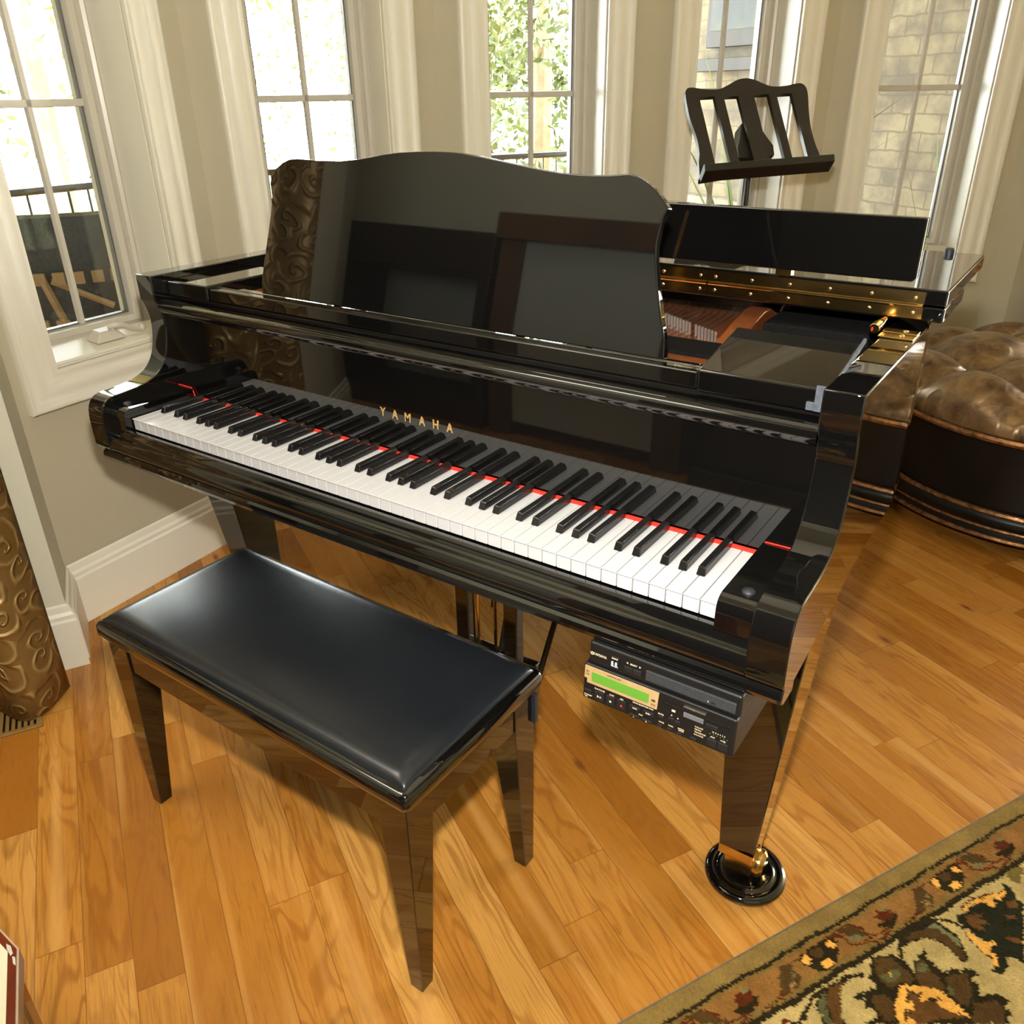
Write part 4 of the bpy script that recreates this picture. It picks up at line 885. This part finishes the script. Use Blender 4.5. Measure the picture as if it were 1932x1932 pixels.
# cushion: heightfield of diamond tufts
N = 110; RC = .548; m = MB(); V = {}
def tuft(x, y):
    p_ = .225; a = (x+y)/p_*PI/1.0*.5; b = (x-y)/p_*PI*.5
    return (abs(math.sin(a))*abs(math.sin(b)))**.42
for ir in range(0, 46):
    rr_ = RC*math.sin(PI/2*ir/45)
    for ia in range(144):
        a = 2*PI*ia/144; x, y = rr_*math.cos(a), rr_*math.sin(a)
        e = rr_/RC; dome = math.sqrt(max(0, 1-e**5))
        z = .382 + dome*(.080 + .090*tuft(x+.02, y)) if ir < 45 else .382
        V[ir, ia] = m.bm.verts.new((OC[0]+x*(1-.0*e), OC[1]+y, z)) if (ir or ia == 0) else V[0, 0]
for ir in range(45):
    for ia in range(144):
        m.face(list(dict.fromkeys([V[ir, ia], V[ir, (ia+1) % 144], V[ir+1, (ia+1) % 144], V[ir+1, ia]])))
m.obj('tufted_cushion', 'tuft', ot, smooth=True, ang=180)
for i in range(-5, 6):
    for j in range(-5, 6):
        x, y = (i+j)*.225-.02, (i-j)*.225
        if math.hypot(x, y) < .47: MB().sphere(Vector((OC[0]+x, OC[1]+y, .466)), .015, (1,1,.5), 10, 6).obj('button', 'bronze', ot, smooth=True)
for a in (45, 135, 225, 315):
    a = math.radians(a); m = MB(); m.lathe([(0,0),(.03,0),(.04,.02),(.035,.05),(0,.05)], (OC[0]+.42*math.cos(a), OC[1]+.42*math.sin(a)), 16); m.obj('bun_foot', 'darkwood', ot, smooth=True)

# ---------------------------------------------------------------- curtains
def curtain(name, base, ang, s0, s1, z0, z1, off, label, flip=1):
    a = math.radians(ang); d = Vector((math.cos(a), math.sin(a), 0)); nn = Vector((-d.y, d.x, 0))*flip
    bm = bmesh.new(); uvl = bm.loops.layers.uv.new('UVMap'); nx = int((s1-s0)/.012); nz = 30; G = []
    arc = 0; last = None; U = []
    for i in range(nx+1):
        s_ = s0+(s1-s0)*i/nx; p = v2(base)+d*s_+nn*off(s_)
        if last is not None: arc += (p-last).length
        last = p; U.append(arc); G.append([bm.verts.new((p.x, p.y, z0+(z1-z0)*j/nz)) for j in range(nz+1)])
    for i in range(nx):
        for j in range(nz):
            f = bm.faces.new([G[i][j], G[i+1][j], G[i+1][j+1], G[i][j+1]]); f.smooth = True
            for l, (ii, jj) in zip(f.loops, ((i,j),(i+1,j),(i+1,j+1),(i,j+1))): l[uvl].uv = (U[ii], z0+(z1-z0)*jj/nz)
    me = bpy.data.meshes.new(name); bm.to_mesh(me); bm.free(); me.materials.append(MT['curtain'])
    r = empty(name, (*(v2(base)+d*(s0+s1)/2)[:2], z0), label, 'curtain'); o = bpy.data.objects.new('drape', me); col.objects.link(o); child(o, r)
    sd = o.modifiers.new('thick', 'SOLIDIFY'); sd.thickness = .003
    p0, p1 = v2(base)+d*(s0-.03)+nn*.09, v2(base)+d*(s1+.1)+nn*.09
    m = MB(); m.tube([(p0.x, p0.y, z1+.01), (p1.x, p1.y, z1+.01)], .018, 12); ro_ = m.obj('curtain_rod', 'bronze', r, smooth=True)
curtain('gold_curtain', B0, 241, .034, .50, .006, 2.95, lambda s_: .107+.092*math.sin(2*PI*(s_-.037)/.31), 'gold embossed scroll curtain hanging at the left edge over the floor register')
curtain('gold_curtain', (.64, 2.99), 61, .06, 1.2, .006, 2.95, lambda s_: .107+.07*math.sin(2*PI*(s_-.05)/.31), 'gold curtain hanging right of the bay behind the ottoman', -1)

# ---------------------------------------------------------------- floor register
a = math.radians(61); TR = Matrix.Translation((-.866,-.243,0)) @ Matrix.Rotation(a+PI, 4, 'Z')    # x runs back to the left, y to the right
fr_ = empty('floor_register', (-.90,-.36,0), 'brass toned slotted floor register under the left curtain', 'floor vent')
m = MB(); w_, l_ = -.115, .30
def fb_(x0, x1, y0, y1, z0, z1): m.box(x0, x1, y0, y1, z0, z1, TR)
fb_(0, l_, -.115, -.103, 0, .006); fb_(0, l_, -.012, 0, 0, .006); fb_(0, .014, -.103, -.012, 0, .006); fb_(l_-.014, l_, -.103, -.012, 0, .006); m.obj('frame', 'register', fr_, bevel=.001)
m = MB(); m.box(.014, l_-.014, -.103, -.012, .0003, .001, TR); m.obj('duct', 'blackfelt', fr_)
m = MB()
for k in range(21): fb_(.020+k*.0128, .0275+k*.0128, -.103, -.012, .001, .0052)
m.obj('louvers', 'register', fr_)

# ---------------------------------------------------------------- framed board in the bottom left corner
Zt = .30
tr = empty('framed_board', (-.25,-.80,0), 'red brown framed board with cream centre and peeling tape at the bottom left corner', 'board')
d1 = (Vector((.039,-.690,0))-Vector((-.064,-.635,0))).normalized(); d2_ = (Vector((-.113,-.634,0))-Vector((-.064,-.635,0))).normalized()
d2_ = Vector((d1.y, -d1.x, 0)); 
TQ = Matrix.Translation((-.064,-.635,0)) @ Matrix(((d1.x, d2_.x, 0, 0), (d1.y, d2_.y, 0, 0), (0,0,-1,0), (0,0,0,1)))
TQ = Matrix(((d1.x, -1*math.cos(.35), 0, -.064), (d1.y, -math.sin(.35), 0, -.635), (0, 0, 1, 0), (0,0,0,1)))
ex = Vector((d1.x, d1.y, 0)); ey = Vector((-.049,.001,0)).normalized()
TQ = Matrix(((ex.x, ey.x, 0, -.064), (ex.y, ey.y, 0, -.635), (0,0,1,0), (0,0,0,1)))
m = MB(); m.prism([(0,0),(.55,0),(.55,.4),(0,.4)], Zt-.030, Zt-.004, 'z', TQ); m.obj('board_edge', 'pinkedge', tr, bevel=.001)
m = MB(); m.prism([(.006,.006),(.55,.006),(.55,.4),(.006,.4)], Zt-.004, Zt-.002, 'z', TQ); m.obj('red_border', 'redwood', tr)
m = MB(); m.prism([(.026,.028),(.55,.028),(.55,.4),(.026,.4)], Zt-.002, Zt-.001, 'z', TQ); m.obj('cream_panel', 'creamtop', tr)
m = MB(); m.prism([(.012,.020),(.020,.014),(.028,.020),(.024,.030),(.016,.032)], Zt-.0012, Zt-.0004, 'z', TQ); m.prism([(.022,.008),(.034,.006),(.036,.013),(.026,.016)], Zt-.0019, Zt-.0006, 'z', TQ); m.obj('peeling_tape', 'flake', tr)
m = MB(); m.prism([(.02,.02),(.05,.02),(.05,.05),(.02,.05)], 0, Zt-.030, 'z', TQ); m.obj('leg', 'redwood', tr)
m = MB(); m.prism([(.50,.02),(.53,.02),(.53,.05),(.50,.05)], 0, Zt-.030, 'z', TQ); m.obj('leg', 'redwood', tr)
m = MB(); m.prism([(.02,.35),(.05,.35),(.05,.38),(.02,.38)], 0, Zt-.030, 'z', TQ); m.obj('leg', 'redwood', tr)
m = MB(); m.prism([(.50,.35),(.53,.35),(.53,.38),(.50,.38)], 0, Zt-.030, 'z', TQ); m.obj('leg', 'redwood', tr)

# ---------------------------------------------------------------- rug
PAL = dict(edge=(.225,.145,.040), tan=(.27,.16,.05), band=(.235,.110,.026), bandedge=(.19,.115,.028), field=(.46,.335,.125), dark=(.022,.015,.005), darkg=(.017,.016,.006), leafd=(.075,.038,.010), leafg=(.10,.095,.035), green=(.15,.145,.062), red=(.085,.018,.004), brown=(.115,.050,.012), orange=(.80,.39,.07), olive=(.16,.115,.025))
def build_rug():
    O = np.array([.573,-.109]); d = np.array([.469,.883]); nn = np.array([.883,-.469])
    S = np.concatenate([np.arange(-.75,-.04,.009), np.arange(-.04,1.05,.0026), np.arange(1.05,2.0,.009)])
    Nn = np.concatenate([np.arange(0,.46,.0026), np.arange(.46,1.2,.009)])
    ss, ns = np.meshgrid(S, Nn, indexing='ij'); rng = np.random.default_rng(3)
    js = ss + rng.normal(0,.0012,ss.shape); jn = ns + rng.normal(0,.0012,ss.shape)
    wob = .0015*np.sin(js*37+1)+.001*np.sin(js*90)
    C = np.zeros(ss.shape+(3,)); C[:] = PAL['field']
    def put(mask, name): C[mask] = PAL[name]
    n2 = jn + wob
    put(n2 < .108, 'dark'); put(n2 < .098, 'bandedge'); put(n2 < .088, 'band'); put(n2 < .046, 'bandedge'); put(n2 < .040, 'dark'); put(n2 < .0335, 'edge')
    def inside(poly, xs, ys):
        r = np.zeros(xs.shape, bool); n = len(poly)
        for i in range(n):
            (x1, y1), (x2, y2) = poly[i], poly[(i+1) % n]
            if y1 == y2: continue
            cnd = ((y1 > ys) != (y2 > ys)) & (xs < (x2-x1)*(ys-y1)/(y2-y1)+x1); r ^= cnd
        return r
    for kind, cn, pts in RUG:
        P = [(a/1000, b/1000) for a, b in pts]; cen = sum(p[0] for p in P)/len(P)
        reps = range(-6, 7) if kind == 'B' else range(-2, 3)
        per = .318 if kind == 'B' else .47
        if kind == 'F':
            reps = (-2, -1, 0, 1, 2) if per else (0,)
        for k in reps:
            sh = k*per if kind == 'B' else k*.62
            xs = [p[0]+sh for p in P]; a, b = min(xs)-.01, max(xs)+.01
            if kind == 'F' and k != 0 and (-.05 < (a+b)/2 < .98): continue
            i0, i1 = np.searchsorted(S, a), np.searchsorted(S, b)
            if i1 <= i0: continue
            sl = slice(i0, i1); mk = inside([(p[0]+sh, p[1]) for p in P], js[sl], jn[sl])
            sub = C[sl]; sub[mk] = PAL[cn]; C[sl] = sub
    ns_, nn_ = len(S), len(Nn)
    z = .011 + rng.normal(0,.0004,ss.shape); z[:, 0] = .002; z[:, 1] = .008
    z[C.sum(-1) < .08] -= .0006
    X = O[0]+d[0]*ss+nn[0]*ns; Y = O[1]+d[1]*ss+nn[1]*ns
    V = np.stack([X, Y, z], -1).reshape(-1, 3)
    idx = np.arange(ns_*nn_).reshape(ns_, nn_)
    F = np.stack([idx[:-1,:-1], idx[:-1,1:], idx[1:,1:], idx[1:,:-1]], -1).reshape(-1, 4)
    # underside so that the rug is a closed slab
    me = bpy.data.meshes.new('pile'); me.vertices.add(len(V)); me.vertices.foreach_set('co', V.ravel())
    me.loops.add(F.size); me.loops.foreach_set('vertex_index', F.ravel()); me.polygons.add(len(F)); me.polygons.foreach_set('loop_start', np.arange(len(F))*4); me.polygons.foreach_set('loop_total', np.full(len(F), 4))
    me.update(); me.validate()
    at = me.color_attributes.new('weave', 'FLOAT_COLOR', 'POINT'); at.data.foreach_set('color', np.concatenate([C, np.ones(C.shape[:2]+(1,))], -1).astype(np.float32).ravel())
    me.materials.append(MT['rug']); o = bpy.data.objects.new('pile', me); col.objects.link(o)
    if me.polygons[0].normal.z < 0: me.flip_normals()
    r = empty('floral_rug', (O[0]+nn[0]*.8, O[1]+nn[1]*.8, 0), 'beige and brown wool rug with floral border in the bottom right corner', 'rug'); child(o, r)
    a = [O+d*S[0], O+d*S[-1], O+d*S[-1]+nn*Nn[-1], O+d*S[0]+nn*Nn[-1]]
    MB().prism([(p[0], p[1]) for p in a], .0005, .006, 'z').obj('backing', 'greycush', r)
build_rug()
